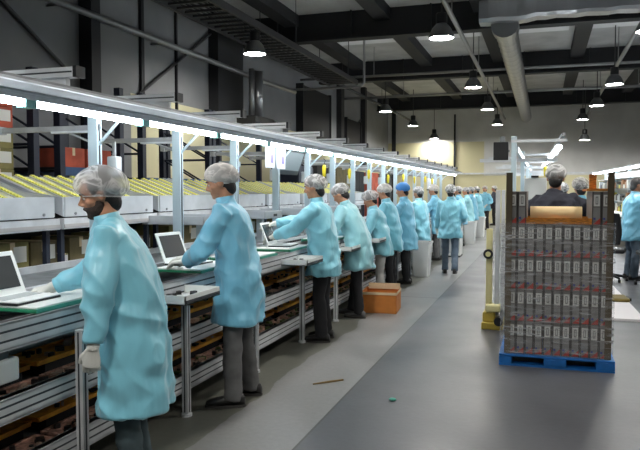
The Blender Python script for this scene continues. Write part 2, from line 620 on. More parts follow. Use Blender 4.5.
pipe('conduit_pipe', [(-6.28, 20.9, 5.0), (-6.2, 33.9, 5.0)], .05, 'pipe_dark', 'dark pipe running to the end wall beyond the cable ladder', extra=lambda m: hangers(m, [(-6.27, 21.5, 5), (-6.22, 27, 5)]))
pipe('conduit_pipe', [(-7.4, 20.6, 5.1), (9.4, 20.6, 5.1)], .04, 'pipe', 'thin pipe crossing the whole hall beneath the roof, nearer of two', extra=lambda m: hangers(m, [(x, 20.6, 5.1) for x in (-5, -1, 3, 7)]))
pipe('conduit_pipe', [(-7.4, 25.3, 5.1), (9.4, 25.3, 5.1)], .05, 'pipe', 'thin pipe crossing the whole hall beneath the roof, farther of two', extra=lambda m: hangers(m, [(x, 25.3, 5.1) for x in (-5, -1, 3, 7)]))
pipe('sprinkler_pipe', [(-7.3, 19.0, 4.55), (-5.0, 19.0, 4.55), (-4.9, 19.0, 4.65), (-4.9, 19.0, 5.99)], .035, 'pipe', 'short bright pipe with an upturned end above the dark wall opening')
def duct_profile():
    mb = MB()
    n = 120
    rings = []
    for i in range(n + 1):
        y = 14.6 + (33.2 - 14.6) * i / n
        r = .23 + (.012 if i % 4 == 0 else 0)
        if i < 4: r = .28
        rings.append([(-.8 + r * math.cos(2 * PI * j / 18), y, 5.0 + r * math.sin(2 * PI * j / 18)) for j in range(18)])
    mb.loft(rings)
    return mb
o = tag(duct_profile().build('air_duct', M['foil'], smooth=False), 'round silver air duct running along the roof to the end wall', 'duct')
def hduct():
    mb = MB()
    rings = []
    for i in range(41):
        x = -1.3 + 7.5 * i / 40
        h = .17 + .012 * math.sin(i * 2.1) + (.05 if i < 6 else 0)
        w = .24 + .02 * math.sin(i * 1.3)
        rings.append([(x, 14.6 + w * a, 5.24 + h * b) for a, b in ((-1, -.7), (-.7, -1), (.7, -1), (1, -.7), (1, .7), (.7, 1), (-.7, 1), (-1, .7))])
    return mb.loft(rings)
tag(hduct().build('air_duct', M['foil']), 'crinkled foil wrapped duct crossing the roof at top right', 'duct')
# cable ladder
t = thing('cable_ladder', 'wide dark cable ladder hung beneath the roof at upper left', 'cable tray', (-5.95, 0, 4.9))
for s in (-1, 1):
    MB().b2((s * .45 - .025, 4, -.06), (s * .45 + .025, 20.5, .08)).build('side_rail', M['pipe_dark'], t)
r = MB()
for i in range(55):
    r.b2((-.45, 4.2 + i * .3, -.02), (.45, 4.25 + i * .3, .02))
r.build('rungs', M['pipe_dark'], t)
cb = MB()
for i, x in enumerate((-.3, -.2, -.12, .02, .15, .27)):
    cb.tube([(x + .02 * math.sin(j + i), 4 + j * 1.5, .045) for j in range(12)], .022, 6)
cb.build('cable_bundle', M['black'], t)
h = MB()
for y in (6, 10.5, 15, 19.5):
    for s in (-1, 1):
        h.cyl((s * .45, y, .08), (s * .45, y, 1.09), .012, n=6)
h.build('hanger_rods', M['pipe_dark'], t)

# dark units high on the left wall
def wall_unit(y0, y1, z0, z1, d, label):
    t = thing('wall_unit', label, 'wall unit', (X0, (y0 + y1) / 2, z0))
    w = (y1 - y0) / 2
    MB().b2((.001, -w, .06), (d, w, z1 - z0)).build('dark_panel', M['blackmat'], t, bevel=.02)
    MB().b2((.001, -w - .05, 0), (d + .25, w + .05, .055)).build('ledge', M['white_metal'], t)
    MB().b2((.001, -w - .06, .06), (d + .05, -w, z1 - z0 + .03)).build('side_frame', M['girder'], t)
    MB().b2((.001, w, .06), (d + .05, w + .06, z1 - z0 + .03)).build('side_frame', M['girder'], t)
wall_unit(20.5, 23.4, 3.05, 4.95, .2, 'big square black opening with a pale ledge high on the left wall')
wall_unit(25.6, 27.7, 2.95, 4.4, .2, 'smaller black opening with a pale ledge, farther along the left wall')
t = thing('extractor_machine', 'dark extractor with two silver flues against the left wall', 'machine', (-6.7, 15.7, 2.95))
MB().b2((-.78, -.8, .02), (.25, .9, .42)).build('housing', M['black'], t, bevel=.03)
for y in (-.3, .1):
    MB().cyl((-.1, y, .42), (-.1, y, 1.6), .07 if y < 0 else .12).build('flue', M['foil'], t, smooth=True)
MB().b2((-.78, -1.0, -.05), (.5, 1.4, .018)).build('platform', M['white_metal'], t)
cbm = MB()
for i in range(6):
    cbm.tube([(.25, .3 + i * .1, .4), (.42, .32 + i * .1, .3), (.38, .3 + i * .11, .05)], .025, 6)
cbm.build('hose_bundle', M['grey'], t)

# ------------------------------------------------------------------ overhead lighting gantry
GY = 1.23
t = thing('lighting_gantry', 'long overhead gantry of white posts and fluorescent tubes above the assembly bench', 'light gantry', (0, 0, 0))
PY = [4.4 + GY * k for k in range(-2, 16)]
for y in PY:
    p = MB().b2((-3.28, y - .03, .985), (-3.2, y + .03, 2.2))
    p.mi = 1
    p.b2((-3.2, y - .008, 1.0), (-3.197, y + .008, 2.1))
    p.build('post', [M['pole_white'], M['alu_dark']], t)
    # sloped strut up to the canopy
    MB().tube([(-3.22, y, 1.93), (-2.98, y, 2.16)], .012, 6).build('strut', M['pole_white'], t)
    # cross arm on top
    a = MB().b2((-3.75, y + .4, 2.305), (-2.78, y + .48, 2.365))
    a.b2((-3.7, y + .42, 2.222), (-2.85, y + .46, 2.305))
    a.mi = 1
    a.b2((-3.75, y + .3985, 2.33), (-2.79, y + .4, 2.34))
    arm = a.build('cross_arm', [M['white_metal'], M['alu_dark']], t)
    MB().b2((-2.78, y + .395, 2.30), (-2.755, y + .485, 2.37)).build('end_cap', M['black'], arm)
    # bracket arm pointing back over the rack
    b = MB().b2((-4.15, y - .02, 2.05), (-3.2, y + .02, 2.09))
    b.b2((-4.15, y - .035, 2.04), (-4.1, y + .035, 2.1))
    b.tube([(-3.24, y, 1.95), (-3.5, y, 2.05)], .01, 6)
    b.build('bracket_arm', M['canopy'], t)
    MB().b2((-3.62, y - .028, 2.035), (-3.22, y + .028, 2.05)).build('bracket_plate', M['white_metal'], t)
YA, YB = PY[0] - .8, PY[-1] + .6
c = MB()
c._add([(-2.62, YA, 2.185), (-2.62, YB, 2.185), (-2.86, YB, 2.175), (-2.86, YA, 2.175), (-2.62, YA, 2.203), (-2.62, YB, 2.203), (-2.9, YB, 2.224), (-2.9, YA, 2.224)],
       [(0, 3, 2, 1), (4, 5, 6, 7), (0, 1, 5, 4), (1, 2, 6, 5), (2, 3, 7, 6), (3, 0, 4, 7)])
MB().b2((-2.892, YA, 2.132), (-2.884, YB, 2.166)).build('added_light_baffle', M['white_metal'], t)  # added strip that keeps tube light off the canopy panel
c.build('canopy_panel', M['canopy'], t)
MB().b2((-2.64, YA, 2.172), (-2.605, YB, 2.186)).build('canopy_lip', M['white_metal'], t)
MB().b2((-2.98, YA, 2.165), (-2.87, YB, 2.222)).b2((-3.3, YA, 2.2), (-3.18, YB, 2.255)).build('light_channel', M['white_metal'], t)
for k in range(19):
    y0 = 3.33 - 2 * GY + GY * k
    tb = MB().cyl((-2.925, y0 + .045, 2.122), (-2.925, y0 + GY - .045, 2.12), .026, n=12)
    tb.build('fluorescent_tube', M['tube'], t, smooth=True)
    MB().b2((-2.96, y0 - .045, 2.086), (-2.89, y0 + .045, 2.165)).build('tube_socket', M['teal_joint'], t)

# small things hanging from the gantry
def hang_box(y, label):
    t = thing('junction_box', label, 'box', (-3.3, y, 1.72), 0, 'white boxes on the gantry arms')
    MB().b2((-.045, -.04, 0), (.045, .04, .15)).build('housing', M['white_metal'], t, bevel=.01)
    MB().b2((-.012, -.01, .15), (.012, .01, .27)).build('hanger', M['canopy'], t)
    return t
hb = hang_box(PY[2] + .33, 'white box hanging right of the gantry post behind the bearded worker')
for i in range(4, 11):
    dup(hb, (-3.36, PY[i] + .22, 1.72), 0, 'small white box hanging from the gantry arm at post %s beyond the bearded worker' % ['', '', '', '', 'two', 'three', 'four', 'five', 'six', 'seven', 'eight'][i])
# tilted monitor
t = thing('hanging_monitor', 'tilted black framed monitor hanging from the gantry, facing the line', 'monitor', (-3.3, 8.78, 1.84), 0)
rm = RY(math.radians(22))
MB().box((0, 0, .15), (.035, .86, .38), rm).build('casing', M['black'], t, bevel=.01)
MB().box((.021, 0, .15), (.006, .74, .26), rm).build('screen', pm('monitor_screen', (112, 120, 122), .5), t)
m = MB().box((.026, .08, .19), (.003, .28, .018), rm)
m.build('status_bar', pm('status_green', (80, 190, 110), .4), t)
MB().cyl((0, .2, .28), (.08, .2, .36), .014, n=8).build('mount', M['black'], t)
t = thing('white_screen', 'small white screen on a dark bracket far along the gantry', 'screen', (-3.05, 19.45, 1.62), 0)
MB().b2((-.02, -.5, 0), (.02, .5, .3)).build('panel', M['paper'], t, bevel=.01)
MB().b2((-.03, -.52, -.03), (.03, .52, 0)).build('dark_base', M['black'], t)
MB().b2((-.02, -.02, .28), (.02, .02, .62)).build('bracket', M['grey'], t)
# sheets of paper
for i, (y, lab) in enumerate(((7.45, 'white instruction sheet with purple print hanging left on the gantry'), (7.8, 'second white instruction sheet, right beside the monitor on the gantry'))):
    t = thing('instruction_sheet', lab, 'paper', (-3.06, y, 1.86), 0, 'sheets on the gantry')
    MB().b2((-.004, -.14, 0), (.004, .14, .33)).build('sheet', M['paper'], t)
    m = MB().b2((.0045, -.09, .2), (.006, -.02, .28)).b2((.0045, .02, .06), (.006, .1, .16))
    m.build('print', M['papermark'], t)
    MB().b2((-.006, -.02, .33), (.006, .02, .36)).build('clip', M['black'], t)
# yellow hand tools
def tool(x, y, z, lab):
    t = thing('power_screwdriver', lab, 'screwdriver', (x, y, z), 0, 'yellow screwdrivers hanging on the line')
    MB().lathe([(.004, -.1), (.006, -.04), (.022, -.03), (.026, .02), (.03, .09), (.022, .12), (.01, .13)], 12).build('grip', pm('tool_yellow', (226, 204, 44), .45) if 'tool_yellow' not in D.materials else D.materials['tool_yellow'], t, smooth=True)
    MB().tube([(0, 0, .13), (.015, .01, .2), (-.01, 0, 2.05 - z)], .005, 6).build('coiled_cord', M['black'], t)
    return t
t0 = tool(-3.0, 9.35, 1.83, 'yellow screwdriver hanging just right of the tilted monitor')
for i, (y, z) in enumerate(((10.7, 1.82), (12.0, 1.84), (13.6, 1.78), (15.2, 1.83), (16.6, 1.8), (18.2, 1.84), (19.4, 1.8))):
    dup(t0, (-3.0, y, z), 0, ['second', 'third', 'fourth', 'fifth', 'sixth', 'seventh', 'last'][i] + ' yellow screwdriver hanging along the gantry from the tilted monitor')

# ------------------------------------------------------------------ assembly bench
BX = -2.4
LEG = [1.86, 3.08] + [4.22 + 1.22 * k for k in range(16)]
t = thing('assembly_bench', 'long aluminium assembly bench with three levels of grooved rails', 'workbench', (0, 0, 0))
BA, BB = 1.0, 23.4
def rail(z0, z1, nm):
    m = MB().b2((BX - .045, BA, z0), (BX - .004, BB, z1))
    m.b2((BX - .05, BA, z1 - .012), (BX, BB, z1)).b2((BX - .05, BA, z0), (BX, BB, z0 + .012))
    n = 3
    h = (z1 - z0) / n
    for i in range(1, n):
        pass
    for i in range(n):
        m.b2((BX - .01, BA, z0 + i * h + .006), (BX, BB, z0 + (i + 1) * h - .006))
    m.mi = 1
    m.b2((BX - .012, BA, z0 + .01), (BX - .0035, BB, z1 - .01))
    return m.build(nm, [M['alu'], M['alu_dark']], t)
rail(.838, .976, 'top_rail')
rail(.49, .612, 'middle_rail')
rail(.165, .288, 'bottom_rail')
for y in LEG:
    l = MB().b2((BX, y - .024, 0.02), (BX + .045, y + .024, .84))
    l.mi = 1
    l.b2((BX + .045, y - .006, .03), (BX + .0465, y + .006, .83)).b2((BX + .016, y - .0253, .03), (BX + .026, y - .024, .83))
    l.mi = 0
    l.cyl((BX + .022, y, 0), (BX + .022, y, .02), .04, n=12)
    l.build('leg', [M['alu'], M['alu_dark']], t)
    MB().b2((-3.1, y - .03, 0), (-3.05, y + .03, .9)).build('rear_leg', M['alu'], t)
MB().b2((-3.03, BA, .46), (-3.0, BB, .82)).b2((-3.03, BA, .12), (-3.0, BB, .4)).build('back_panel', pm('bench_back', (200, 200, 198), .6), t)
for z in (.52, .2):
    MB().b2((-3.0, BA, z), (-2.46, BB, z + .015)).build('return_conveyor', M['grey'], t)
MB().b2((-3.0, BA, .86), (-2.45, BB, .9)).build('work_deck', M['black'], t)
ch = MB().b2((-2.93, BA, .9), (-2.84, BB, .965))
for i in range(170):
    y = 2.6 + i * .06
    ch.mi = 1
    ch.cyl((-2.885, y, .965), (-2.885, y, .985), .02, n=6)
ch.build('chain_rail', [M['alu'], M['black']], t)
MB().b2((-2.99, BA, .9), (-2.945, BB, 1.005)).build('guide_rail', M['white_metal'], t)
MB().b2((-3.58, BA, .9), (-3.0, BB, .985)).build('belt_conveyor', M['belt'], t)
MB().b2((-3.64, BA, .86), (-3.585, BB, 1.03)).build('belt_side_rail', M['alu'], t)
MB().b2((-3.6, BA, 0.02), (-3.56, BB, .86)).build('rear_apron', M['blackmat'], t)

# carrier trays full of parts on the two return levels
def comp_tray(y, z, w, d, x, mats, seed, nm, lab, grp, n):
    rnd = random.Random(seed)
    t = thing(nm, lab, 'tray', (x, y, z), 0, grp)
    m = MB().b2((-d / 2, -w / 2, 0), (d / 2, w / 2, .02))
    for s in (-1, 1):
        m.b2((s * d / 2 - .008, -w / 2, .02), (s * d / 2 + .008, w / 2, .03)).b2((-d / 2, s * w / 2 - .008, .02), (d / 2, s * w / 2 + .008, .03))
    m.build('tray_body', mats[0], t)
    for (nm2, mat, nn) in mats[1]:
        c = MB()
        for i in range(nn):
            px, py = rnd.uniform(-d / 2 + .03, d / 2 - .03), rnd.uniform(-w / 2 + .03, w / 2 - .03)
            h = rnd.uniform(.012, .035)
            if rnd.random() < .5:
                c.cyl((px, py, .02), (px, py, .02 + h), rnd.uniform(.008, .02), n=8)
            else:
                c.box((px, py, .02 + h / 2), (rnd.uniform(.015, .05), rnd.uniform(.02, .06), h), RZ(rnd.uniform(0, 3)))
        tag(c.build(nm2, mat, t), kind='stuff')
    return t
places = ['left of the bearded worker', 'right behind the bearded worker', 'behind the legs of the second worker', 'just past the second worker',
          'beside the third worker', 'just past the third worker', 'beside the worker in pale trousers', 'near the orange carton']
for bi, (ya, yb) in enumerate(zip(LEG[:8], LEG[1:9])):
    yc, w = (ya + yb) / 2, 1.12
    for li, (zz, ln) in enumerate(((.535, 'middle'), (.215, 'lowest'))):
        comp_tray(yc, zz + .075, w, .24, -2.80, (M['orange'], [('black_parts', M['component'], 13), ('pale_parts', M['lightcomp'], 5)]), bi * 7 + li, 'orange_parts_tray',
                  'orange tray of black parts on the %s shelf %s' % (ln, places[bi]), 'orange trays under the bench', 0)
        kit = [('dark_parts', M['component'], 20), ('pale_parts', M['lightcomp'], 22)] + ([('green_parts', M['green_comp'], 16)] if bi > 1 else [])
        comp_tray(yc, zz, w, .19, -2.57, (M['pinkbrown'], kit), bi * 7 + li + 90, 'brown_parts_tray',
                  'brown tray of small parts along the %s rail %s' % (ln, places[bi]), 'brown trays under the bench', 0)
for tr in [o for o in D.objects if o.name.startswith('orange_parts_tray')]:
    MB().b2((-.12, -.5, -.074), (.12, .5, -.001)).build('tray_riser', M['blackmat'], tr)
t = thing('switch_box', 'white plastic switch box under the bench rail at far left', 'box', (-2.5, 2.62, .66))
MB().b2((-.05, -.085, 0), (.05, .085, .12)).build('housing', M['whiteboard'], t, bevel=.015)
MB().b2((-.03, -.03, .12), (.03, .03, .178)).build('mount', M['grey'], t)

# work carriers, laptops
def carrier(y, lab, x=-2.62, w=.62):
    t = thing('work_carrier', lab, 'carrier board', (x, y, .975), 0, 'green work carriers on the bench')
    MB().b2((-.2, -w / 2, .0), (.2, w / 2, .018)).build('green_base', M['green'], t, bevel=.004)
    MB().b2((-.19, -w / 2 + .01, .018), (.19, w / 2 - .01, .03)).build('board', M['whiteboard'], t, bevel=.004)
    MB().b2((-.205, -w / 2 - .006, -.015), (-.2, w / 2, .025)).build('edge_strip', M['teal'], t)
    MB().b2((.2, -w / 2, -.01), (.206, w / 2, .022)).build('edge_strip', M['teal'], t)
    return t
c0 = carrier(3.1, 'green edged white carrier board under the laptop at far left')
for y, lab in ((4.84, 'green carrier board under the laptop the second worker is handling'), (6.72, 'green carrier board in front of the third worker'),
               (8.2, 'green carrier board in front of the fourth worker'), (5.75, 'green carrier board between the second and third workers')):
    dup(c0, (-2.62, y, .975), 0, lab)

def laptop(x, y, rz, lab, ang=68):
    t = thing('laptop', lab, 'laptop', (x, y, 1.006), rz, 'open laptops on the bench')
    # local: faces +x, hinge at -x
    MB().b2((-.12, -.165, 0), (.12, .165, .012)).build('black_base', M['black'], t, bevel=.004)
    b = MB().b2((-.118, -.163, .012), (.118, .163, .02)).build('keyboard_deck', M['whiteboard'], t, bevel=.003)
    kb = MB()
    for r in range(5):
        for q in range(12):
            kb.b2((-.09 + r * .022, -.14 + q * .0235, .02), (-.072 + r * .022, -.12 + q * .0235, .0225))
    kb.build('keys', pm('key_grey', (176, 182, 182), .5) if 'key_grey' not in D.materials else D.materials['key_grey'], t)
    R = RY(math.radians(-(ang - 90)))
    R = RY(-math.radians(22))
    base = V((-.12, 0, .016))
    l = MB().box(base + R @ V((0, 0, .125)), (.012, .33, .25), R).build('lid', M['whiteboard'], t, bevel=.004)
    MB().box(base + R @ V((.0075, 0, .13)), (.003, .27, .185), R).build('screen', M['screen'], l)
    return t
l0 = laptop(-2.66, 2.96, 0, 'open white laptop with dark screen at the far left of the bench')
dup(l0, (-2.7, 4.86, 1.006), math.radians(-6), 'open white laptop under the second worker\'s gloved hands')
dup(l0, (-2.62, 6.75, 1.006), math.radians(5), 'open white laptop in front of the third worker')

# board parts lying on the deck
def deck_parts(y0, y1, lab, seed):
    rnd = random.Random(seed)
    m = MB()
    for i in range(26):
        y, x = rnd.uniform(y0, y1), rnd.uniform(-2.81, -2.5)
        m.mi = rnd.choice((0, 0, 1, 2))
        m.box((x, y, .9 + .02), (rnd.uniform(.02, .06), rnd.uniform(.02, .06), .04), RZ(rnd.uniform(0, 3)))
    o = m.build('loose_components', [M['component'], M['orange'], M['grey']])
    return tag(o, lab, 'components', kind='stuff')
deck_parts(3.05, 4.3, 'loose orange and black components on the bench by the bearded worker', 3)
deck_parts(5.1, 6.3, 'loose dark components on the bench before the third worker', 4)
deck_parts(7.1, 9.4, 'loose dark components on the bench past the third worker', 5)

# side trays on the front legs
def side_tray(y, lab, seed):
    rnd = random.Random(seed)
    t = thing('side_tray', lab, 'tray', (-2.33, y, .87), 0, 'white side trays on the bench legs')
    m = MB().b2((-.13, -.24, 0), (.2, .24, .008))
    m.b2((-.13, -.24, 0), (-.122, .24, .06)).b2((.192, -.24, 0), (.2, .24, .06)).b2((-.13, -.24, 0), (.2, -.232, .06)).b2((-.13, .232, 0), (.2, .24, .06))
    m.build('tray_body', M['whiteboard'], t)
    MB().b2((.2, -.235, .01), (.203, .235, .03)).build('dark_edge', M['alu_dark'], t)
    s = MB()
    for i in range(9):
        x, y2 = rnd.uniform(-.09, .15), rnd.uniform(-.18, .18)
        s.box((x, y2, .02), (.04, .03, .024), RZ(rnd.uniform(0, 3)))
    tag(s.build('small_parts', M['component'], t), kind='stuff')
    MB().b2((-.07, -.03, -.02), (.1, .03, 0)).build('bracket', M['alu'], t)
    return t
side_tray(4.02, 'white side tray of dark parts between the bearded and second workers', 1)
side_tray(6.36, 'white side tray on the bench between the second and third workers', 2)
side_tray(7.95, 'white side tray just past the third worker', 3)
side_tray(9.4, 'white side tray beyond the fourth worker', 5)

# rear trays on small posts
def rear_tray(y, lab):
    t = thing('rear_tray', lab, 'tray', (-3.3, y, 1.27), 0, 'white trays on posts behind the bench')
    m = MB().b2((-.36, -.3, 0), (.3, .24, .01)).b2((.288, -.3, 0), (.3, .24, .085)).b2((-.36, -.3, 0), (-.35, .24, .085)).b2((-.36, -.3, 0), (.3, -.29, .085)).b2((-.36, .23, 0), (.3, .24, .085))
    m.build('tray_body', M['whitepanel'], t, bevel=.006)
    MB().b2((-.1, -.2, .01), (.2, .14, .016)).build('paper_liner', M['paper'], t)
    MB().b2((.301, -.04, .02), (.306, .06, .05)).build('handle_slot', M['black'], t)
    MB().b2((.08, -.04, -.285), (.15, .03, 0)).b2((.03, -.06, -.285), (.2, .05, -.265)).build('post', M['white_metal'], t)
    return t
r0 = rear_tray(5.98, 'white tray on a post behind the laptop of the second worker')
for y, lab in ((7.45, 'white tray on a post left of the third worker'), (8.7, 'white tray on a post just beyond the third worker'),
               (9.95, 'white tray on a post behind the fourth worker'), (11.2, 'white tray on a post far along the bench')):
    dup(r0, (-3.3, y, 1.27), 0, lab)

# ------------------------------------------------------------------ sloped roller racks
def flow_rack(y, lab, w=1.28):
    t = thing('roller_rack', lab, 'roller rack', (-3.62, y, 0), 0, 'sloped roller racks behind the bench')
    sl = math.atan2(.36, .95)
    R = RY(sl)       # local x is backwards (-X world) after we build with negative x
    L = .78
    def P(u, yy, h):   # u metres back along the slope
        return V((-u * math.cos(sl) - h * math.sin(sl) * 0, yy, 1.44 + u * math.sin(sl) + h))
    d = MB()
    vs = [P(0, -w / 2, 0), P(0, w / 2, 0), P(L, w / 2, 0), P(L, -w / 2, 0)]
    d._add(vs + [v - V((0, 0, .02)) for v in vs], [(0, 1, 2, 3), (7, 6, 5, 4), (0, 4, 5, 1), (1, 5, 6, 2), (2, 6, 7, 3), (3, 7, 4, 0)])
    d.build('deck_sheet', M['deck'], t)
    for i in range(7):
        yy = -w / 2 + .1 + i * (w - .2) / 6
        k = MB()
        for s in (-.03, .03):
            a, b = P(.02, yy + s, .012), P(L - .02, yy + s, .012)
            k.tube([a, b], .006, 5)
        k.mi = 1
        for j in range(24):
            p = P(.03 + j * (L - .06) / 23, yy, .014)
            k.cyl(p - V((0, .02, 0)), p + V((0, .02, 0)), .0165, n=8)
        k.build('wheel_track', [M['alu'], M['yellow']], t)
    f = MB().b2((-.01, -w / 2, 1.385), (.012, w / 2, 1.545))
    f.build('front_panel', M['whitepanel'], t, bevel=.004)
    MB().cyl((.012, -w / 2 + .12, 1.41), (.02, -w / 2 + .12, 1.41), .012, n=8).cyl((.012, w / 2 - .12, 1.41), (.02, w / 2 - .12, 1.41), .012, n=8).build('bolts', M['grey'], t)
    for s in (-1, 1):
        yy = s * (w / 2 + .01)
        a = [P(0, yy, -.05), P(L, yy, -.05), P(L, yy, .03), P(.3, yy, .035), P(0, yy, .1)]
        sd = MB()._add([v + V((0, -.008, 0)) for v in a] + [v + V((0, .008, 0)) for v in a],
                       [(0, 1, 2, 3, 4), (9, 8, 7, 6, 5)] + [(i, (i + 1) % 5, 5 + (i + 1) % 5, 5 + i) for i in range(5)])
        sd.build('side_panel', M['whitepanel'], t)
    MB().b2((-.03, -w / 2 - .04, 1.29), (.03, w / 2 + .04, 1.375)).build('front_rail', M['alu'], t)
    MB().b2((.03, -w / 2 - .04, 1.3), (.036, w / 2 + .04, 1.33)).build('label_strip', pm('strip_red', (176, 172, 170), .5) if 'strip_red' not in D.materials else D.materials['strip_red'], t)
    for s in (-1, 1):
        yy = s * (w / 2 - .02)
        MB().b2((-.075, yy - .02, 0), (-.035, yy + .02, 1.3)).build('front_upright', M['rackblue'], t)
        MB().b2((-L * math.cos(sl) + .01, yy - .02, 0), (-L * math.cos(sl) + .05, yy + .02, 1.69)).build('rear_upright', M['rackblue'], t)
    MB().b2((-.73, -w / 2, .955), (-.08, w / 2, .98)).build('lower_shelf', M['alu'], t)
    MB().b2((-.73, -w / 2, .5), (-.08, w / 2, .52)).build('bottom_shelf', M['blackmat'], t)
    MB().b2((-.76, -w / 2, .5), (-.745, w / 2, 1.5)).build('back_sheet', M['blackmat'], t)
    return t
rk = flow_rack(3.74, 'sloped roller rack of yellow wheels at the far left, before the bearded worker')
for i, lab in enumerate(('sloped roller rack just behind the head of the bearded worker', 'sloped roller rack between the bearded and second workers, third along',
                         'sloped roller rack behind the head of the second worker', 'sloped roller rack right of the second worker\'s head', 'sloped roller rack behind the third worker',
                         'sloped roller rack beyond the third worker, seventh along', 'farthest sloped roller rack behind the bench')):
    dup(rk, (-3.62, 3.74 + 1.41 * (i + 1), 0), 0, lab)

# cartons on the shelf below the roller racks
def carton(x, y, z, dx, dy, dz, mat, lab, grp, labels=True, rz=0):
    t = thing('cardboard_carton', lab, 'carton', (x, y, z), rz, grp)
    MB().b2((-dx / 2, -dy / 2, 0), (dx / 2, dy / 2, dz)).build('box_body', mat, t, bevel=.004)
    MB().b2((-dx / 2 - .001, -.025, dz * .6), (dx / 2 + .0015, .025, dz + .0015)).build('tape', M['cardinside'], t)
    if labels:
        MB().b2((dx / 2, dy * .02, dz * .3), (dx / 2 + .002, dy * .42, dz * .85)).build('label', M['labelw'], t)
    return t
lab_s = [('wide brown carton with a white label on the shelf, far left', .34, .22, M['cardolive']), ('dark brown carton left of the bearded worker\'s chin', .3, .21, M['carddark']),
         ('small brown carton low between two larger ones on the shelf', .12, .09, M['cardolive']), ('brown carton with a green label against the bearded worker\'s chest', .3, .22, M['carddark'])]
yy = 3.95
for i, (lab, w, h, mt) in enumerate(lab_s):
    carton(-3.98, yy + w / 2, .982, .4, w, h, mt, lab, 'cartons on the lower rack shelf')
    yy += w + .02
yy = 5.3
for i in range(9):
    w = (.3, .36, .26)[i % 3]
    carton(-3.98, yy + w / 2, .982, .4, w, (.22, .16, .24)[i % 3], (M['cardolive'], M['carddark'])[i % 2],
           ['first', 'second', 'third', 'fourth', 'fifth', 'sixth', 'seventh', 'eighth', 'ninth'][i] + ' brown carton on the rack shelf counting on from the bearded worker', 'cartons on the lower rack shelf')
    yy += w + (.06 if (i % 2 == 0) else .35)

# ------------------------------------------------------------------ pallet racks by the left wall
def rack(x0, x1, ya, yb, lab, beams, nshelf=True):
    t = thing('pallet_rack', lab, 'rack', (0, 0, 0), 0, 'navy pallet racks by the left wall')
    for y in (ya, yb):
        for x in (x0, x1):
            u = MB().b2((x - .045, y - .045, 0), (x + .045, y + .045, 2.98))
            u.build('upright', M['rackblue'], t)
        br = MB()
        for i in range(5):
            z = .2 + i * .48
            br.tube([(x0, y, z), (x1, y, z + .5)], .016, 6).tube([(x0, y, z), (x1, y, z)], .016, 6)
        br.build('frame_bracing', M['rackblue'], t)
    for z in beams:
        for x in (x0, x1):
            MB().b2((x - .025, ya + .045, z - .1), (x + .025, yb - .045, z)).build('beam', M['beamblue'] if z < 2.2 else M['rackblue'], t)
        MB().b2((x1 + .03, ya + .05, z - .03), (x0 - .03, yb - .05, z - .002)).build('shelf_deck', M['girder'], t)
    return t
rack(-5.5, -6.4, 6.79, 8.0, 'navy pallet rack with blue beam and red cartons behind the bearded worker', (.9, 1.88))
rack(-5.5, -6.4, 4.3, 6.35, 'navy pallet rack of olive cartons at the far left edge', (.9, 1.6))
rack(-5.5, -6.4, 8.55, 10.6, 'navy pallet rack before the cream wall, third from the left', (.9, 1.78))
rack(-5.5, -6.4, 10.75, 12.8, 'navy pallet rack above the second worker\'s head', (.9, 1.78))
for i, (y, w) in enumerate(((7.1, .42), (7.62, .5))):
    carton(-5.75, y, 1.882, .42, w, .24, M['cardred'], ('left', 'right')[i] + ' red carton on the blue beam behind the bearded worker', 'red cartons on the pallet rack', labels=False)
cnt = 0
words_r = ['lowest', 'second', 'third', 'fourth', 'topmost']
for col, y in enumerate((5.86, 5.4, 4.94)):
    for r in range(5):
        mt = M['cardred'] if r >= 3 else M['cardolive']
        carton(-5.74, y, 1.602 + r * .225, .42, .43, .222, mt, '%s %s carton in the %s carton column at the left edge' % (words_r[r], 'red' if r >= 3 else 'olive', ['right', 'middle', 'left'][col]), 'cartons on the rack at the left edge')
for i, (y, w, mt) in enumerate(((8.9, .5, 'carddark'), (9.5, .5, 'cardolive'), (11.1, .45, 'carddark'), (11.7, .5, 'cardred'), (12.25, .4, 'carddark'))):
    carton(-5.75, y, .902, .42, w, .4, M[mt], 'carton number %s from the left on the rear rack shelf' % ['one', 'two', 'three', 'four', 'five'][i], 'cartons on the rear rack shelves')

# dark and coloured clutter along the far part of the line: equipment cabinets behind the bench
def cabinet(y, w, h, mat, lab, x=-5.0, d=.6):
    t = thing('storage_cabinet', lab, 'cabinet', (x, y, 0), 0, 'cabinets behind the far bench')
    MB().b2((-d / 2, -w / 2, .05), (d / 2, w / 2, h)).build('body', mat, t, bevel=.01)
    for s in (-1, 1):
        dr = MB().b2((d / 2, s * w / 4 - w / 4 + .01, .1), (d / 2 + .015, s * w / 4 + w / 4 - .01, h - .04)).build('door', mat, t)
        MB().b2((d / 2 + .015, -s * .0 + s * .04 - .01, h * .5), (d / 2 + .03, s * .04 + .01, h * .5 + .12)).build('handle', M['grey'], dr)
    MB().b2((-d / 2 + .02, -w / 2 + .02, 0), (d / 2 - .02, w / 2 - .02, .05)).build('plinth', M['blackmat'], t)
for i, (y, w, h, mt, lab) in enumerate(((13.4, .9, 2.1, 'rackblue', 'tall navy cabinet behind the gantry, right of the second worker'), (14.6, 1.0, 2.2, 'blackmat', 'tall black cabinet behind the tilted monitor'),
        (16.2, 1.2, 2.15, 'carddark', 'tall brown cabinet above the fifth worker'), (17.7, 1.1, 2.1, 'blackmat', 'tall black cabinet past the brown one'),
        (19.4, 1.1, 2.1, 'cardred', 'tall russet cabinet above the worker in the blue cap'), (21.2, 1.2, 2.1, 'girder', 'tall dark grey cabinet far behind the line'))):
    cabinet(y, w, h, M[mt], lab)
t = thing('blue_trolley_bin', 'tall narrow blue plastic post behind the rack by the second worker', 'post', (-4.9, 10.2, 0))
MB().b2((-.12, -.14, 0), (.12, .14, 2.05)).build('body', M['bluebin'], t, bevel=.03)
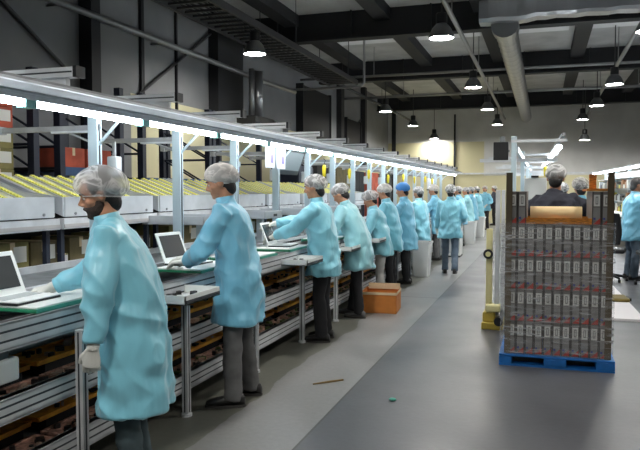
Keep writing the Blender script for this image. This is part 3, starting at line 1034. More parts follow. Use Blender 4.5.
MB().b2((-.13, -.15, 1.98), (.13, .15, 2.07)).build('cap', M['pole_white'], t, bevel=.01)

# ------------------------------------------------------------------ pallet of retail cartons
PX0, PX1, PYF, PD = -.305, .578, 6.41, .86
t = thing('blue_pallet', 'bright blue pallet with two fork openings under the wrapped carton stack', 'pallet', ((PX0 + PX1) / 2 - .005, PYF + PD / 2 - .02, 0))
W2 = (PX1 - PX0) / 2 + .05
MB().b2((-W2, -PD / 2 - .02, .085), (W2, PD / 2 + .02, .105)).build('top_deck', M['palletblue'], t, bevel=.006)
for x0, x1 in ((-W2, -.38), (-.1, .09), (.335, W2)):
    MB().b2((x0, -PD / 2 - .02, .018), (x1, PD / 2 + .02, .085)).build('stringer', M['palletblue'], t, bevel=.006)
MB().b2((-W2, -PD / 2 - .02, 0), (W2, -PD / 2 + .1, .018)).build('bottom_board', M['palletblue'], t)
MB().b2((-W2, PD / 2 - .1, 0), (W2, PD / 2 + .02, .018)).build('bottom_board', M['palletblue'], t)
MB().b2((-.38, -.02, .02), (.335, .0, .083)).build('middle_bar', M['blackmat'], t)

CW, CH, CDp = .0785, .2965, .84
def retail_mesh():
    m = MB()
    m.b2((-CW / 2 + .002, 0, 0), (CW / 2 - .002, CDp, CH - .003))
    def q(x0, x1, z0, z1, mi, e=.0012):
        m.mi = mi
        m.b2((x0, -e, z0), (x1, .001, z1))
    q(-CW / 2 + .002, -CW / 2 + .010, 0, CH - .003, 1)
    q(CW / 2 - .010, CW / 2 - .002, 0, CH - .003, 1)
    q(-CW / 2 + .012, CW / 2 - .012, .04, .15, 2, .0016)
    q(-.0245, .0245, .165, .265, 3, .002)
    q(-.011, .011, .18, .25, 2, .0026)
    q(-.004, .004, .19, .24, 3, .003)
    m.mi = 4
    m._add([(-.028, -.002, .006), (.03, -.002, .006), (.03, -.002, .062), (-.028, .001, .006), (.03, .001, .006), (.03, .001, .062)],
           [(0, 1, 2), (5, 4, 3), (0, 3, 4, 1), (1, 4, 5, 2), (2, 5, 3, 0)])
    m.mi = 5
    m.b2((-.026, -.0022, .045), (-.008, .001, .064))
    return m
rm0 = retail_mesh()
ro = None
rown = ['bottom row', 'second row from the bottom', 'third row from the bottom', 'fourth row, just below the orange tray']
NX = 11
sx = (PX0 + PX1) / 2 - CW * (NX - 1) / 2
def retail(x, z, lab, grp):
    global ro
    if ro is None:
        ro = rm0.build('retail_carton', [M['cartgrey'], M['cartline'], M['cartmid'], M['labelw'], M['cartred'], M['cartblue']])
        o = ro
    else:
        o = ro.copy()
        C.objects.link(o)
    o.location = (x, PYF + .01, z)
    return tag(o, lab, 'carton', grp)
for r in range(4):
    for c in range(NX):
        retail(sx + c * CW, .107 + r * CH, 'narrow grey retail carton, %s of the wrapped stack' % rown[r], 'retail cartons, ' + rown[r])
for c in (0, 1):
    retail(sx + c * CW, .107 + 4 * CH, 'narrow grey carton on the raised left end of the stack, %s' % ('beside the post' if c == 0 else 'next to the paper roll'), 'raised cartons')
    retail(sx + (NX - 1 - c) * CW, .107 + 4 * CH, 'narrow grey carton on the raised right end of the stack, %s' % ('beside the post' if c == 0 else 'under the orange board'), 'raised cartons')
TOPZ = .107 + 4 * CH
# corner posts
def post(x, y, lab, sxn, syn):
    t = thing('corner_post', lab, 'corner post', (x, y, .107), 0, 'cardboard corner posts')
    MB().b2((min(0, sxn * .055), 0, 0), (max(0, sxn * .055), .008, 1.65)).b2((min(0, sxn * .006), 0, 0), (max(0, sxn * .006), .06, 1.65) if syn > 0 else (max(0, sxn * .006), .06, 1.65)).build('board', M['post'], t)
    return t
post(PX0 - .012, PYF - .012, 'brown cardboard corner post at the left front of the wrapped stack', 1, 1)
post(PX1 + .012, PYF - .012, 'brown cardboard corner post at the right front of the wrapped stack', -1, 1)
# film
fx0, fx1, fy0, fy1 = PX0 - .05, PX1 + .03, PYF - .03, PYF + PD + .03
fm = MB()
rnd = random.Random(5)
pts = [(fx0 + .01, fy0), (fx0 + .1, fy0 - .004), ((fx0 + fx1) / 2, fy0 - .002), (fx1 - .1, fy0 - .004), (fx1 - .01, fy0), (fx1, fy0 + .01), (fx1 + .003, (fy0 + fy1) / 2), (fx1, fy1 - .01), (fx1 - .01, fy1), (fx0 + .01, fy1), (fx0, fy1 - .01), (fx0 - .003, (fy0 + fy1) / 2), (fx0, fy0 + .01)]
rings = []
for i in range(40):
    z = .11 + (TOPZ + .02 - .11) * i / 39
    rings.append([(x + rnd.uniform(-.002, .002), y + rnd.uniform(-.002, .002), z) for x, y in pts])
fm.loft(rings, caps=False)
tag(fm.build('stretch_wrap', M['film'], smooth=True), 'clear shiny plastic film wound around the carton stack', 'plastic wrap')
# orange carton tray, paper roll, board and orange box on top
t = thing('orange_carton_tray', 'shallow orange cardboard tray lying on the wrapped carton stack', 'tray', (.14, PYF + .3, TOPZ + .002))
MB().b2((-.285, -.27, 0), (.285, .3, .012)).build('base', M['wood'], t)
MB().b2((-.285, -.28, 0), (.285, -.27, .055)).build('lip', M['wood'], t)
MB().b2((-.285, .3, 0), (.285, .31, .05)).build('lip', M['wood'], t)
MB().b2((.285, -.28, 0), (.297, .31, .26)).build('upright_side', M['cardorange'], t)
t = thing('paper_roll', 'fat roll of pale kraft paper lying in the orange tray', 'roll', (.112, PYF + .16, TOPZ + .013 + .073))
MB().tube([(-.22, 0, 0), (.225, 0, 0)], .072, 28).build('paper', M['paperroll'], t)
MB().tube([(-.223, 0, 0), (.228, 0, 0)], .02, 14).build('core', M['carddark'], t)
t = thing('orange_board', 'flat orange board across the raised cartons on the right', 'board', (.475, PYF + .3, TOPZ + CH + .001))
MB().b2((-.11, -.29, 0), (.1, .4, .018)).build('panel', M['cardorange'], t)
MB().b2((-.11, -.295, 0), (.1, -.29, .022)).build('front_edge', M['wood'], t)
t = thing('orange_box', 'small upright orange box standing on the orange board', 'box', (.425, PYF + .2, TOPZ + CH + .022))
MB().b2((-.03, -.03, 0), (.03, .03, .125)).build('body', M['wood'], t, bevel=.003)
MB().b2((-.031, -.031, .1), (.031, .031, .128)).build('lid', M['cardorange'], t)

# ------------------------------------------------------------------ floor items by the aisle
t = thing('open_carton', 'open orange cardboard carton on the floor behind the fourth worker', 'carton', (-2.03, 8.82, 0), math.radians(5))
a, b, h = .235, .26, .27
MB().b2((-a, -b, 0), (a, b, .01)).b2((-a, -b, 0), (-a + .008, b, h)).b2((a - .008, -b, 0), (a, b, h)).b2((-a, -b, 0), (a, -b + .008, h)).b2((-a, b - .008, 0), (a, b, h)).build('box_wall', M['cardorange'], t)
MB().b2((-a + .008, -b + .008, .01), (a - .008, b - .008, .17)).build('packed_contents', M['cardred'], t)
MB().b2((-a - .003, -b - .003, h - .03), (a + .003, -b, h + .004)).b2((a, -b, h - .03), (a + .003, b, h + .004)).b2((-a - .003, -b, h - .03), (-a, b, h + .004)).b2((-a, b, h - .03), (a, b + .003, h + .004)).build('pale_rim', M['cardinside'], t)
MB().b2((-a + .03, b - .02, h - .02), (a - .01, b - .012, h + .06)).build('flap', M['cardinside'], t)
def waste_bin(x, y, lab, h=.62, w=.4, rz=0):
    t = thing('waste_bin', lab, 'bin', (x, y, 0), rz, 'white bins in the aisle')
    def rr(s, z):
        q = w / 2 * s
        return [(q * .85, -q, z), (q, -q * .85, z), (q, q * .85, z), (q * .85, q, z), (-q * .85, q, z), (-q, q * .85, z), (-q, -q * .85, z), (-q * .85, -q, z)]
    MB().loft([rr(.78, 0), rr(1, h), rr(.94, h), rr(.74, .03)]).build('tub', M['bin'], t)
    MB().loft([rr(1.06, h - .03), rr(1.07, h + .006), rr(.96, h + .006), rr(.95, h - .03)]).build('rim', M['bin'], t)
    return t
waste_bin(-2.13, 12.6, 'nearest white waste bin, in front of a worker\'s gown in the aisle', .64, .36)
waste_bin(-2.06, 20.7, 'white bin behind the walking worker in the aisle', .66, .38)
waste_bin(-2.05, 23.7, 'farthest white bin in the aisle by the end workers', .68, .4)
t = thing('grey_cabinet', 'low pale grey cabinet beside the line, left of the walking worker', 'cabinet', (-2.05, 16.6, 0))
MB().b2((-.28, -.3, .04), (.2, .3, .86)).build('body', M['bin'], t, bevel=.01)
MB().b2((-.26, -.303, .1), (.18, -.3, .45)).b2((-.26, -.303, .48), (.18, -.3, .82)).build('drawer_front', M['whitepanel'], t)
MB().b2((-.28, -.28, 0), (.2, .28, .04)).build('plinth', M['black'], t)
tag(MB().tube([(-1.77, 5.22, .008), (-1.66, 5.33, .009), (-1.57, 5.42, .008)], [.005, .009, .007], 8).build('wooden_stick', pm('stick_wood', (128, 104, 60), .7)), 'thin brown stick lying on the grey walkway', 'stick')
tag(MB().ell((-1.06, 5.01, .012), (.03, .02, .012), None, 10, 6).build('green_wrapper', M['teal']), 'tiny green scrap on the floor of the open aisle', 'scrap')
# thin flat white sheet with yellow handle on the right
t = thing('white_floor_sheet', 'white triangular sheet lying flat on the floor right of the pallet', 'board', (0, 0, 0))
MB().prism([(1.12, 12.1), (.72, 12.0), (.60, 8.98), (1.6, 8.98), (1.2, 9.3)], .001, .03).build('sheet', M['floor_sheet'], t)
t = thing('yellow_handle', 'short black and yellow handle lying on the white sheet', 'handle', (1.07, 10.5, .031), math.radians(4))
MB().b2((-.14, -.2, 0), (.1, .22, .05)).build('grip', pm('handle_ochre', (112, 96, 34), .6), t, bevel=.02)
MB().b2((.1, -.12, .005), (.13, .14, .045)).build('end_cap', M['black'], t)

# lifting stand left of the pallet
t = thing('lift_stand', 'cream and aluminium lifting stand with yellow base left of the pallet', 'lift stand', (-.52, 8.1, 0))
for x, m_, w in ((-.06, 'cream', .07), (.03, 'alu', .05), (.09, 'alu', .04)):
    MB().b2((x - w / 2, -.03, .1), (x + w / 2, .03, 1.15 if m_ == 'cream' else 1.6)).build('mast', M[m_], t, bevel=.005)
MB().b2((-.13, -.16, .0), (.11, .3, .08)).build('base_plate', M['yellowbase'], t, bevel=.01)
MB().b2((-.12, -.13, .08), (.02, .1, .2)).build('motor_block', M['yellowbase'], t, bevel=.02)
MB().b2((-.09, -.14, .2), (.08, .06, .28)).build('gear_cover', M['cream'], t, bevel=.015)
MB().cyl((.06, -.18, .1), (.06, -.08, .1), .05, n=16).build('caster', M['black'], t)
MB().cyl((-.07, -.06, .86), (-.07, -.03, .86), .055, n=20).build('hand_wheel', M['black'], t)
MB().cyl((-.07, -.07, .86), (-.07, -.02, .86), .03, n=16).build('wheel_hub', M['cream'], t)

# ------------------------------------------------------------------ second line behind the pallet
t = thing('small_gantry', 'white gantry with a slanting fluorescent line behind the carton stack', 'light gantry', (0, 0, 0))
for i, y in enumerate((9.0, 12.5, 16.0, 19.5)):
    x = -.37 + .01 * i
    MB().b2((x - .02, y - .03, 0), (x + .045, y + .03, 2.28)).build('post', M['pole_white'], t, bevel=.006)
    MB().b2((x - .02, y - .035, 2.2), (.27 - i * .03, y + .035, 2.235)).build('cross_arm', M['white_metal'], t)
    MB().b2((x - .55, y + 1.6, 2.02), (.2, y + 1.68, 2.07)).b2((x - .42, y + 1.62, 2.065), (x - .1, y + 1.9, 2.1)).build('side_arm', M['white_metal'], t)
for i in range(7):
    f0, f1 = i / 7 + .008, (i + 1) / 7 - .008
    A, B = V((.235, 10.6, 2.235)), V((-.04, 21, 2.25))
    MB().cyl(A.lerp(B, f0), A.lerp(B, f1), .028).build('fluorescent_tube', M['tube'], t, smooth=True)
m = MB()
m.tube([V((.235, 9.0, 2.29)), V((-.04, 21, 2.3))], .03, 4)
m.build('light_channel', M['canopy'], t)
MB().b2((-.35, 9.03, 2.08), (-.31, 20, 2.16)).build('long_beam', M['pole_white'], t)
t = thing('assembly_table', 'white topped assembly table behind the wrapped carton stack', 'table', (-.1, 15.2, 0))
MB().b2((-.2, -5.4, .93), (.2, 6, .97)).build('tabletop', M['whiteboard'], t)
for y in (-5.3, -1.6, 2.1, 5.9):
    for x in (-.17, .17):
        MB().b2((x - .025, y - .025, 0), (x + .025, y + .025, .93)).build('leg', M['alu'], t)
MB().b2((-.19, -5.3, .25), (.19, 5.9, .28)).build('lower_shelf', M['alu'], t)
t = thing('black_display', 'black flat display hung left of the small white gantry post', 'display', (-.5, 9.0, 1.98))
MB().b2((-.11, -.03, 0), (.075, .03, .23)).build('casing', M['black'], t, bevel=.008)
MB().b2((-.03, -.02, .23), (.03, .02, .3)).build('mount', M['grey'], t)
MB().b2((.075, -.012, .1), (.089, .012, .13)).build('bracket', M['grey'], t)
t = thing('white_monitor', 'back of a white monitor left of the man in the dark jacket', 'monitor', (-.1, 9.95, .97))
MB().b2((-.15, -.03, .5), (.15, .02, .8)).build('back_cover', M['whiteboard'], t, bevel=.012)
MB().b2((-.03, -.01, 0), (.03, .02, .5)).b2((-.12, -.1, 0), (.12, .1, .015)).build('stand', M['white_metal'], t)
MB().b2((-.06, -.05, .8), (.04, .02, .83)).build('black_top_box', M['black'], t)
t0b = dup([o for o in D.objects if o.name == 'power_screwdriver'][0], (.03, 11.6, 1.86), 0, 'yellow green tool hanging under the slanting light behind the stack', 'tools behind the stack')

# third line on the right
A3 = math.atan2(.49, 8.81)
t = thing('right_workstation', 'long white workstation with hanging kits and a light line at the right edge', 'workstation', (2.3, 18.7, 0), A3)
# local: y along line, x to the right
for y in (-6, -3.6, -1.2, 1.2, 3.6, 6, 8.4):
    MB().b2((.32, y - .03, 0), (.4, y + .03, 2.25)).build('post', M['pole_white'], t)
    MB().b2((-.1, y - .02, 2.24), (.45, y + .02, 2.28)).build('cross_arm', M['white_metal'], t)
for i in range(11):
    y = -6 + i * 1.36
    MB().cyl((0, y + .03, 2.2), (0, y + 1.33, 2.2), .03).build('fluorescent_tube', M['tube'], t, smooth=True)
MB().b2((-.05, -6, 2.225), (.12, 9, 2.26)).build('light_channel', M['white_metal'], t)
MB().b2((-.3, -6, .9), (.45, 9, .94)).build('worktop', M['whiteboard'], t)
MB().b2((-.28, -6, .3), (-.25, 9, .88)).build('front_apron', M['blackmat'], t)
MB().b2((.4, -6, .94), (.42, 9, 2.15)).build('back_panel', M['whitepanel'], t)
for z in (1.25, 1.6, 1.95):
    MB().b2((.15, -6, z), (.4, 9, z + .015)).build('shelf', M['white_metal'], t)
rnd = random.Random(12)
cols = [(214, 214, 206), (120, 126, 122), (206, 196, 80), (60, 62, 60), (180, 186, 190), (150, 110, 80)]
cm = [pm('kit_colour_%d' % i, c, .5) for i, c in enumerate(cols)]
kit = MB()
for z in (.945, 1.27, 1.65):
    y = -5.8
    while y < 8.6:
        w, h = rnd.uniform(.08, .28), rnd.uniform(.1, .26)
        kit.mi = rnd.randrange(6)
        kit.b2((.17, y, z), (.34, y + w, z + h))
        y += w + rnd.uniform(.02, .12)
tag(kit.build('stored_parts', cm, t), kind='stuff')

def office_chair(x, y, rz, lab):
    t = thing('work_chair', lab, 'chair', (x, y, 0), rz, 'black work chairs at the right')
    MB().b2((-.23, -.23, .5), (.23, .23, .58)).build('seat', M['black'], t, bevel=.03)
    m = MB()
    rings = []
    for i in range(7):
        z = .66 + i * .09
        w = .2 * (1 - .25 * abs(i - 2.5) / 3.5)
        rings.append([(-.27 - .01 * i + .03 * math.cos(a), w * math.sin(a), z) for a in [2 * PI * j / 14 for j in range(14)]])
    m.loft(rings)
    m.build('backrest', M['black'], t, smooth=False)
    MB().b2((-.275, -.03, .52), (-.245, .03, .72)).b2((-.27, -.03, .48), (0, .03, .5)).build('back_bar', M['black'], t)
    MB().cyl((0, 0, .1), (0, 0, .5), .03).build('gas_lift', M['grey'], t)
    for i in range(5):
        a = 2 * PI * i / 5
        l = MB().tube([(0, 0, .11), (.27 * math.cos(a), .27 * math.sin(a), .075)], [.03, .018], 8).build('base_leg', M['black'], t)
        MB().cyl((.27 * math.cos(a), .27 * math.sin(a) - .02, .03), (.27 * math.cos(a), .27 * math.sin(a) + .02, .03), .03, n=12).build('caster', M['black'], l)
    return t
office_chair(1.16, 12.95, math.radians(80), 'black work chair left of the man in blue at the right edge')
office_chair(1.78, 12.5, math.radians(100), 'black work chair cut off by the right edge of the picture')

# ------------------------------------------------------------------ people
DG = None
def remesh(o, vox, smooth=2, fac=.5):
    md = o.modifiers.new('r', 'REMESH')
    md.mode = 'VOXEL'
    md.voxel_size = vox
    md.use_smooth_shade = True
    s = o.modifiers.new('s', 'SMOOTH')
    s.iterations = smooth
    s.factor = fac
    bpy.context.view_layer.update()
    dg = bpy.context.evaluated_depsgraph_get()
    me = D.meshes.new_from_object(o.evaluated_get(dg), depsgraph=dg)
    mats = [m for m in o.data.materials]
    o.modifiers.clear()
    old = o.data
    o.data = me
    me.name = o.name
    me.materials.clear()
    for m in mats: me.materials.append(m)
    D.meshes.remove(old)
    me.polygons.foreach_set('use_smooth', [True] * len(me.polygons))
    me.polygons.foreach_set('material_index', [0] * len(me.polygons))
    return o

def ring(c, u, f, rx, ry, n=20, p=2.0):
    """ellipse ring: u spine direction, f forward; lateral = u x f"""
    l = u.cross(f).normalized()
    out = []
    for k in range(n):
        a = 2 * PI * k / n
        ca, sa = math.cos(a), math.sin(a)
        q = (abs(ca) ** p + abs(sa) ** p) ** (-1 / p)
        out.append(c + f * (rx * ca * q) + l * (ry * sa * q))
    return out

def two_bone(a, t, l1, l2, pole):
    d = t - a
    L = min(d.length, (l1 + l2) * .999)
    dn = d.normalized()
    t = a + dn * L
    x = (l1 * l1 - l2 * l2 + L * L) / (2 * L)
    h = math.sqrt(max(l1 * l1 - x * x, 0))
    p = (pole - dn * pole.dot(dn))
    p = p.normalized() if p.length > 1e-5 else dn.orthogonal().normalized()
    return a + dn * x + p * h, t

def hand_shape(mb, w, d, n, tv, curl=.35, inf=0.0, fingers=True, thumb_open=.6):
    """w wrist, d finger direction, n palm normal, tv towards the thumb"""
    d = d.normalized()
    n = (n - d * n.dot(d)).normalized()
    tv = (tv - d * tv.dot(d) - n * tv.dot(n)).normalized()
    def rr(s, hw, ht, o=0):
        return [w + d * s + tv * (o + (hw + inf) * math.cos(2 * PI * k / 14)) + n * ((ht + inf) * math.sin(2 * PI * k / 14)) for k in range(14)]
    mb.loft([rr(-.03, .027, .022), rr(0, .028, .021), rr(.03, .037, .019, .002), rr(.065, .043, .016), rr(.092, .042, .013), rr(.1, .036, .009)])
    if not fingers: return
    for i, (o, L, r) in enumerate(((.031, .070, .0092), (.0105, .080, .0096), (-.0105, .074, .0092), (-.031, .058, .0082))):
        p = w + d * (.09 - abs(i - 1.3) * .004) + tv * o
        dirv = (d + tv * o * 2.2).normalized()
        pts = [p - dirv * .02, p]
        ang = 0
        for s in (.45, .32, .23):
            ang += curl * (1 + .12 * i)
            v = (dirv * math.cos(ang) + n * math.sin(ang))
            p = p + v * L * s
            pts.append(p)
        mb.tube(pts, [r + inf, r + inf, r * .98 + inf, r * .9 + inf, r * .72 + inf], 10)
        mb.ell(pts[-1], [r * .74 + inf] * 3, None, 8, 6)
    p = w + d * .022 + tv * .026
    v1 = (d * .75 + tv * thumb_open + n * .35).normalized()
    v2 = (d * .95 + tv * (thumb_open * .35) + n * (.3 + curl * .4)).normalized()
    p2 = p + v1 * .045
    p3 = p2 + v2 * .034
    mb.tube([p - v1 * .02, p, p2, p3], [.015 + inf, .0145 + inf, .0115 + inf, .009 + inf], 10)
    mb.ell(p3, [.0092 + inf] * 3, None, 8, 6)

def person(label, loc, rz, H=1.75, lean=10, nod=20, turn=0, hands=None, pole=None, feet=None, gown='gown', hem=.60, trouser='greytrouser', shoe='shoe',
           cap='net', hair='hair', skin='skin', beard=False, gloves=True, lod=0, bulk=1.0, hdir=None, curl=.4, jacket=False, puff=1.0, group=None, seed=1, cat='person', sway=0):
    s = H / 1.75
    T = thing('person', label, cat, loc, rz, group)
    vox = (.0085, .014, .022)[lod]
    lr = math.radians(lean)
    u = V((math.sin(lr), 0, math.cos(lr)))
    f = V((math.cos(lr), 0, -math.sin(lr)))
    Y = V((0, 1, 0))
    pel = V((-.02, sway, .93))
    def sp(d):          # point on the curved spine
        if d < 0: return pel + V((0, -sway * min(1, -d / .9), d))
        k = min(d / .3, 1)
        uu = V((math.sin(lr * k), 0, math.cos(lr * k)))
        return pel + uu * d
    def su(d):
        if d <= 0: return V((0, 0, 1))
        k = min(d / .3, 1) * 1.0
        return V((math.sin(lr * k), 0, math.cos(lr * k)))
    def sf(d):
        q = su(d)
        return V((q.z, 0, -q.x))
    neck = sp(.53)
    nk = lr * .6 + math.radians(nod) * .55
    hc = neck + V((math.sin(nk), 0, math.cos(nk))) * .168
    HR = RZ(math.radians(turn)) @ RY(math.radians(nod) + lr * .3)
    def hp(x, y, z): return hc + HR @ V((x, y, z))
    feet = feet or [(0.0, .11, 0, 0.05), (0.0, -.11, 0, -.05)]     # x, y, z, toe yaw  (left, right)
    hands = hands or [(.42, .14, 1.02), (.42, -.14, 1.02)]
    hdir = hdir or [None, None]
    pole = pole or [(-.5, .8, -.6), (-.5, -.8, -.6)]
    body = MB()
    # head and neck
    body.ell(hp(0, 0, .012), (.097, .076, .106), HR, 24, 16)
    body.ell(hp(.022, 0, -.05), (.072, .058, .066), HR, 18, 12)
    body.ell(hp(.072, 0, -.092), (.024, .024, .018), HR, 10, 8)
    body.ell(hp(.078, 0, .022), (.018, .052, .012), HR, 12, 8)
    body.tube([hp(.088, 0, .012), hp(.108, 0, -.018), hp(.114, 0, -.03)], [.008, .012, .014], 8)
    for q in (-1, 1):
        body.ell(hp(.1, q * .012, -.034), (.012, .009, .008), HR, 8, 6)
        body.ell(hp(-.005, q * .078, -.01), (.024, .010, .031), HR, 10, 8)
        body.ell(hp(.055, q * .042, -.025), (.03, .024, .024), HR, 10, 8)
    body.ell(hp(.087, 0, -.06), (.011, .024, .006), HR, 10, 6)
    body.ell(hp(.085, 0, -.071), (.011, .02, .007), HR, 10, 6)
    body.tube([sp(.44), neck, hp(-.02, 0, -.03)], [.07, .056, .055], 14)
    # trunk
    body.loft([ring(sp(d), su(d), sf(d), rx, ry, 18) for d, rx, ry in ((-.1, .09, .13), (0, .115, .165), (.14, .1, .145), (.3, .115, .165), (.42, .1, .16), (.49, .06, .11), (.53, .05, .06))])
    sh, el, wr = [], [], []
    for i, q in enumerate((1, -1)):
        a = sp(.465) + Y * (.175 * q) + sf(.46) * .01
        t = V(hands[i])
        e, w = two_bone(a, t, .295, .265, V(pole[i]))
        sh.append(a); el.append(e); wr.append(w)
        body.tube([sp(.44) + Y * .08 * q, a, a.lerp(e, .5), e, e.lerp(w, .4), w], [.055, .044, .042, .036, .034, .025], 12)
    # legs
    kn = []
    for i, q in enumerate((1, -1)):
        hpj = pel + V((0, .088 * q, -.03))
        an = V((feet[i][0] - .02, feet[i][1], feet[i][2] + .085))
        kx, an = two_bone(hpj, an, .413, .405, V((1, 0, 0)))
        kn.append((hpj, kx, an))
        body.tube([hpj, hpj.lerp(kx, .5), kx, kx.lerp(an, .35), an], [.085, .072, .053, .05, .036], 12)
        fy = feet[i][3]
        fd = V((math.cos(fy), math.sin(fy), 0))
        body.tube([an - V((0, 0, .03)), V((an.x, an.y, feet[i][2] + .04)) + fd * .1, V((an.x, an.y, feet[i][2] + .03)) + fd * .16], [.036, .032, .022], 10)
    # hands
    gl = []
    for i, q in enumerate((1, -1)):
        fore = (wr[i] - el[i]).normalized()
        dd = V(hdir[i]) if hdir[i] else (fore + V((.15, 0, -.05)))
        dd.normalize()
        inward = V((0, -q, 0))
        down = V((0, 0, -1))
        if abs(dd.z) < .75:
            n, tv = down, inward
        else:
            n, tv = inward, V((1, 0, 0))
        if gloves:
            hand_shape(body, wr[i], dd, n, tv, curl, fingers=False)
            g = MB()
            hand_shape(g, wr[i], dd, n, tv, curl, .0035)
            gl.append((g, wr[i], fore))
        else:
            hand_shape(body, wr[i], dd, n, tv, curl)
    def sc(mb):
        mb.v = [(x * s, y * s, z * s) for x, y, z in mb.v]
        return mb
    bo = sc(body).build('body', M[skin], T)
    remesh(bo, vox * .8 if lod == 0 else vox * .75, 2)
    for i, (g, w, fore) in enumerate(gl):
        cuffr = [ring(w + fore * d, fore, fore.orthogonal().normalized(), r, r, 14) for d, r in ((-.075, .036), (-.03, .034), (.01, .032))]
        g.loft(cuffr)
        go = sc(g).build('glove', M['glove'], T)
        remesh(go, (.0042, .007, .012)[lod], 1)
        if lod < 2:
            c = MB()
            c.loft([ring(w + fore * d, fore, fore.orthogonal().normalized(), r, r, 16) for d, r in ((-.082, .0365), (-.08, .039), (-.05, .0385), (-.048, .036))])
            sc(c).build('knit_cuff', M['glovecuff'], go, smooth=True)
    # eyes, hair, beard
    if lod < 2:
        for q in (1, -1):
            e = MB()
            e.ell(hp(.08, q * .032, .0), (.0105, .013, .0085), HR, 10, 8)
            e.mi = 1
            e.ell(hp(.0885, q * .032, 0), (.0035, .006, .006), HR, 8, 6)
            sc(e).build('eye', [M['eyew'], M['eyed']], T, smooth=True)
            if lod == 0:
                b = MB().tube([hp(.096, q * .014, .024), hp(.095, q * .034, .03), hp(.078, q * .052, .024)], [.004, .005, .003], 8)
                sc(b).build('eyebrow', M[hair], T, smooth=True)
    hm = MB()
    hm.ell(hp(-.014, 0, .022), (.098, .0835, .103), HR, 20, 14)
    hm.ell(hp(-.055, 0, -.055), (.047, .066, .062), HR, 16, 10)
    ho = sc(hm).build('hair', M[hair], T)
    remesh(ho, vox * .9, 2)
    if beard:
        b = MB()
        b.ell(hp(.026, 0, -.066), (.071, .0605, .058), HR, 18, 12)
        b.ell(hp(.07, 0, -.098), (.03, .032, .024), HR, 12, 8)
        for q in (-1, 1):
            b.ell(hp(.012, q * .058, -.03), (.026, .012, .04), HR, 10, 8)
        b.tube([hp(.095, -.03, -.062), hp(.103, 0, -.05), hp(.095, .03, -.062)], [.006, .008, .006], 8)
        bo2 = sc(b).build('beard', M['beard'], T)
        remesh(bo2, .007, 2)
    if cap:
        rnd = random.Random(seed)
        n, kk = 48, 14
        tilt = HR @ RY(math.radians(-19))
        rings = []
        for i in range(kk + 1):
            th = math.radians(4 + 118 * i / kk)
            r_ = math.sin(min(th, PI)) if th < PI / 2 else 1 - (1 - math.cos(th - PI / 2)) * 1.9
            z_ = math.cos(th)
            rr = []
            for j in range(n):
                a = 2 * PI * j / n
                wob = 1 + .02 * mnoise.noise(V((math.cos(a) * 2 + seed * 3.1, math.sin(a) * 2, i * .35))) + .018 * math.sin(a * 12 + i * .5 + seed) * (i / kk) ** 1.5
                rr.append(hc + tilt @ V((-.012 + .128 * puff * r_ * wob * math.cos(a), .106 * puff * r_ * wob * math.sin(a), .042 + .1 * (puff if th < PI / 2 else 1) * z_ * (1 + .05 * mnoise.noise(V((a, seed, i * .3)))))))
            rings.append(rr)
        capm = MB().loft(rings, caps=False)
        nn = len(capm.v)
        capm._add([rings[0][j] for j in range(n)], [tuple(range(n))])
        co = sc(capm).build('hair_net', M[cap], T, smooth=True)
        band = MB().tube(rings[-1] + [rings[-1][0]], .0035, 6)
        sc(band).build('elastic_band', M['netwhite'] if cap != 'capblue' else M['capblue'], co, smooth=True)
    # gown or jacket
    if gown:
        g = MB()
        b = bulk
        hz = hem - .93
        prof = [(hz, .185 * b, .235 * b), (hz * .6, .178 * b, .228 * b), (hz * .25, .17 * b, .218 * b), (0, .16 * b, .207 * b), (.14, .15 * b, .197 * b), (.28, .15 * b, .205), (.38, .143, .21), (.45, .12, .198), (.5, .088, .15), (.535, .069, .08), (.555, .064, .07)]
        if jacket:
            prof = [(hz, .16 * b, .2 * b), (.05, .16 * b, .205 * b), (.2, .16 * b, .215 * b), (.35, .155, .225 * b), (.45, .13, .215 * b), (.5, .092, .16), (.54, .07, .08), (.565, .066, .072)]
        g.loft([ring(sp(d), su(d), sf(d), rx, ry, 28, 2.25) for d, rx, ry in prof])
        for i, q in enumerate((1, -1)):
            a, e, w = sh[i], el[i], wr[i]
            fo = (w - e).normalized()
            g.tube([sp(.42) + Y * .07 * q, a + V((0, 0, -.008)), a.lerp(e, .35), a.lerp(e, .75), e, e.lerp(w, .3), e.lerp(w, .7), w - fo * .03], [.085, .08, .076 * b, .073 * b, .071 * b, .065 * b, .055, .047], 16)
        go = sc(g).build('gown' if not jacket else 'jacket', M[gown], T)
        remesh(go, vox, 3)
        me = go.data
        nv = len(me.vertices)
        co = np.empty(nv * 3)
        me.vertices.foreach_get('co', co)
        co = co.reshape(-1, 3)
        no = np.empty(nv * 3)
        me.vertices.foreach_get('normal', no)
        no = no.reshape(-1, 3)
        amp = np.empty(nv)
        top = neck.z * s
        for i in range(nv):
            x, y, z = co[i]
            low = max(0, min(1, (1.05 - z / s) / .45))
            a1 = mnoise.noise(V((x * 8 + seed, y * 8, z * (2.0 + 3 * (1 - low)))))
            a2 = mnoise.noise(V((x * 16, y * 16 + seed * 2, z * 9 + x * 6)))
            rid = 1 - abs(mnoise.noise(V((x * 6 - z * 4, y * 6 + z * 2.5, z * 5 + seed * 5)))) * 2
            amp[i] = (.016 + .016 * low) * a1 + .007 * a2 + .020 * (rid - .4)
            if z / s > 1.5: amp[i] *= .3
        co += no * amp[:, None] * s * .9
        me.vertices.foreach_set('co', co.ravel())
        me.update()
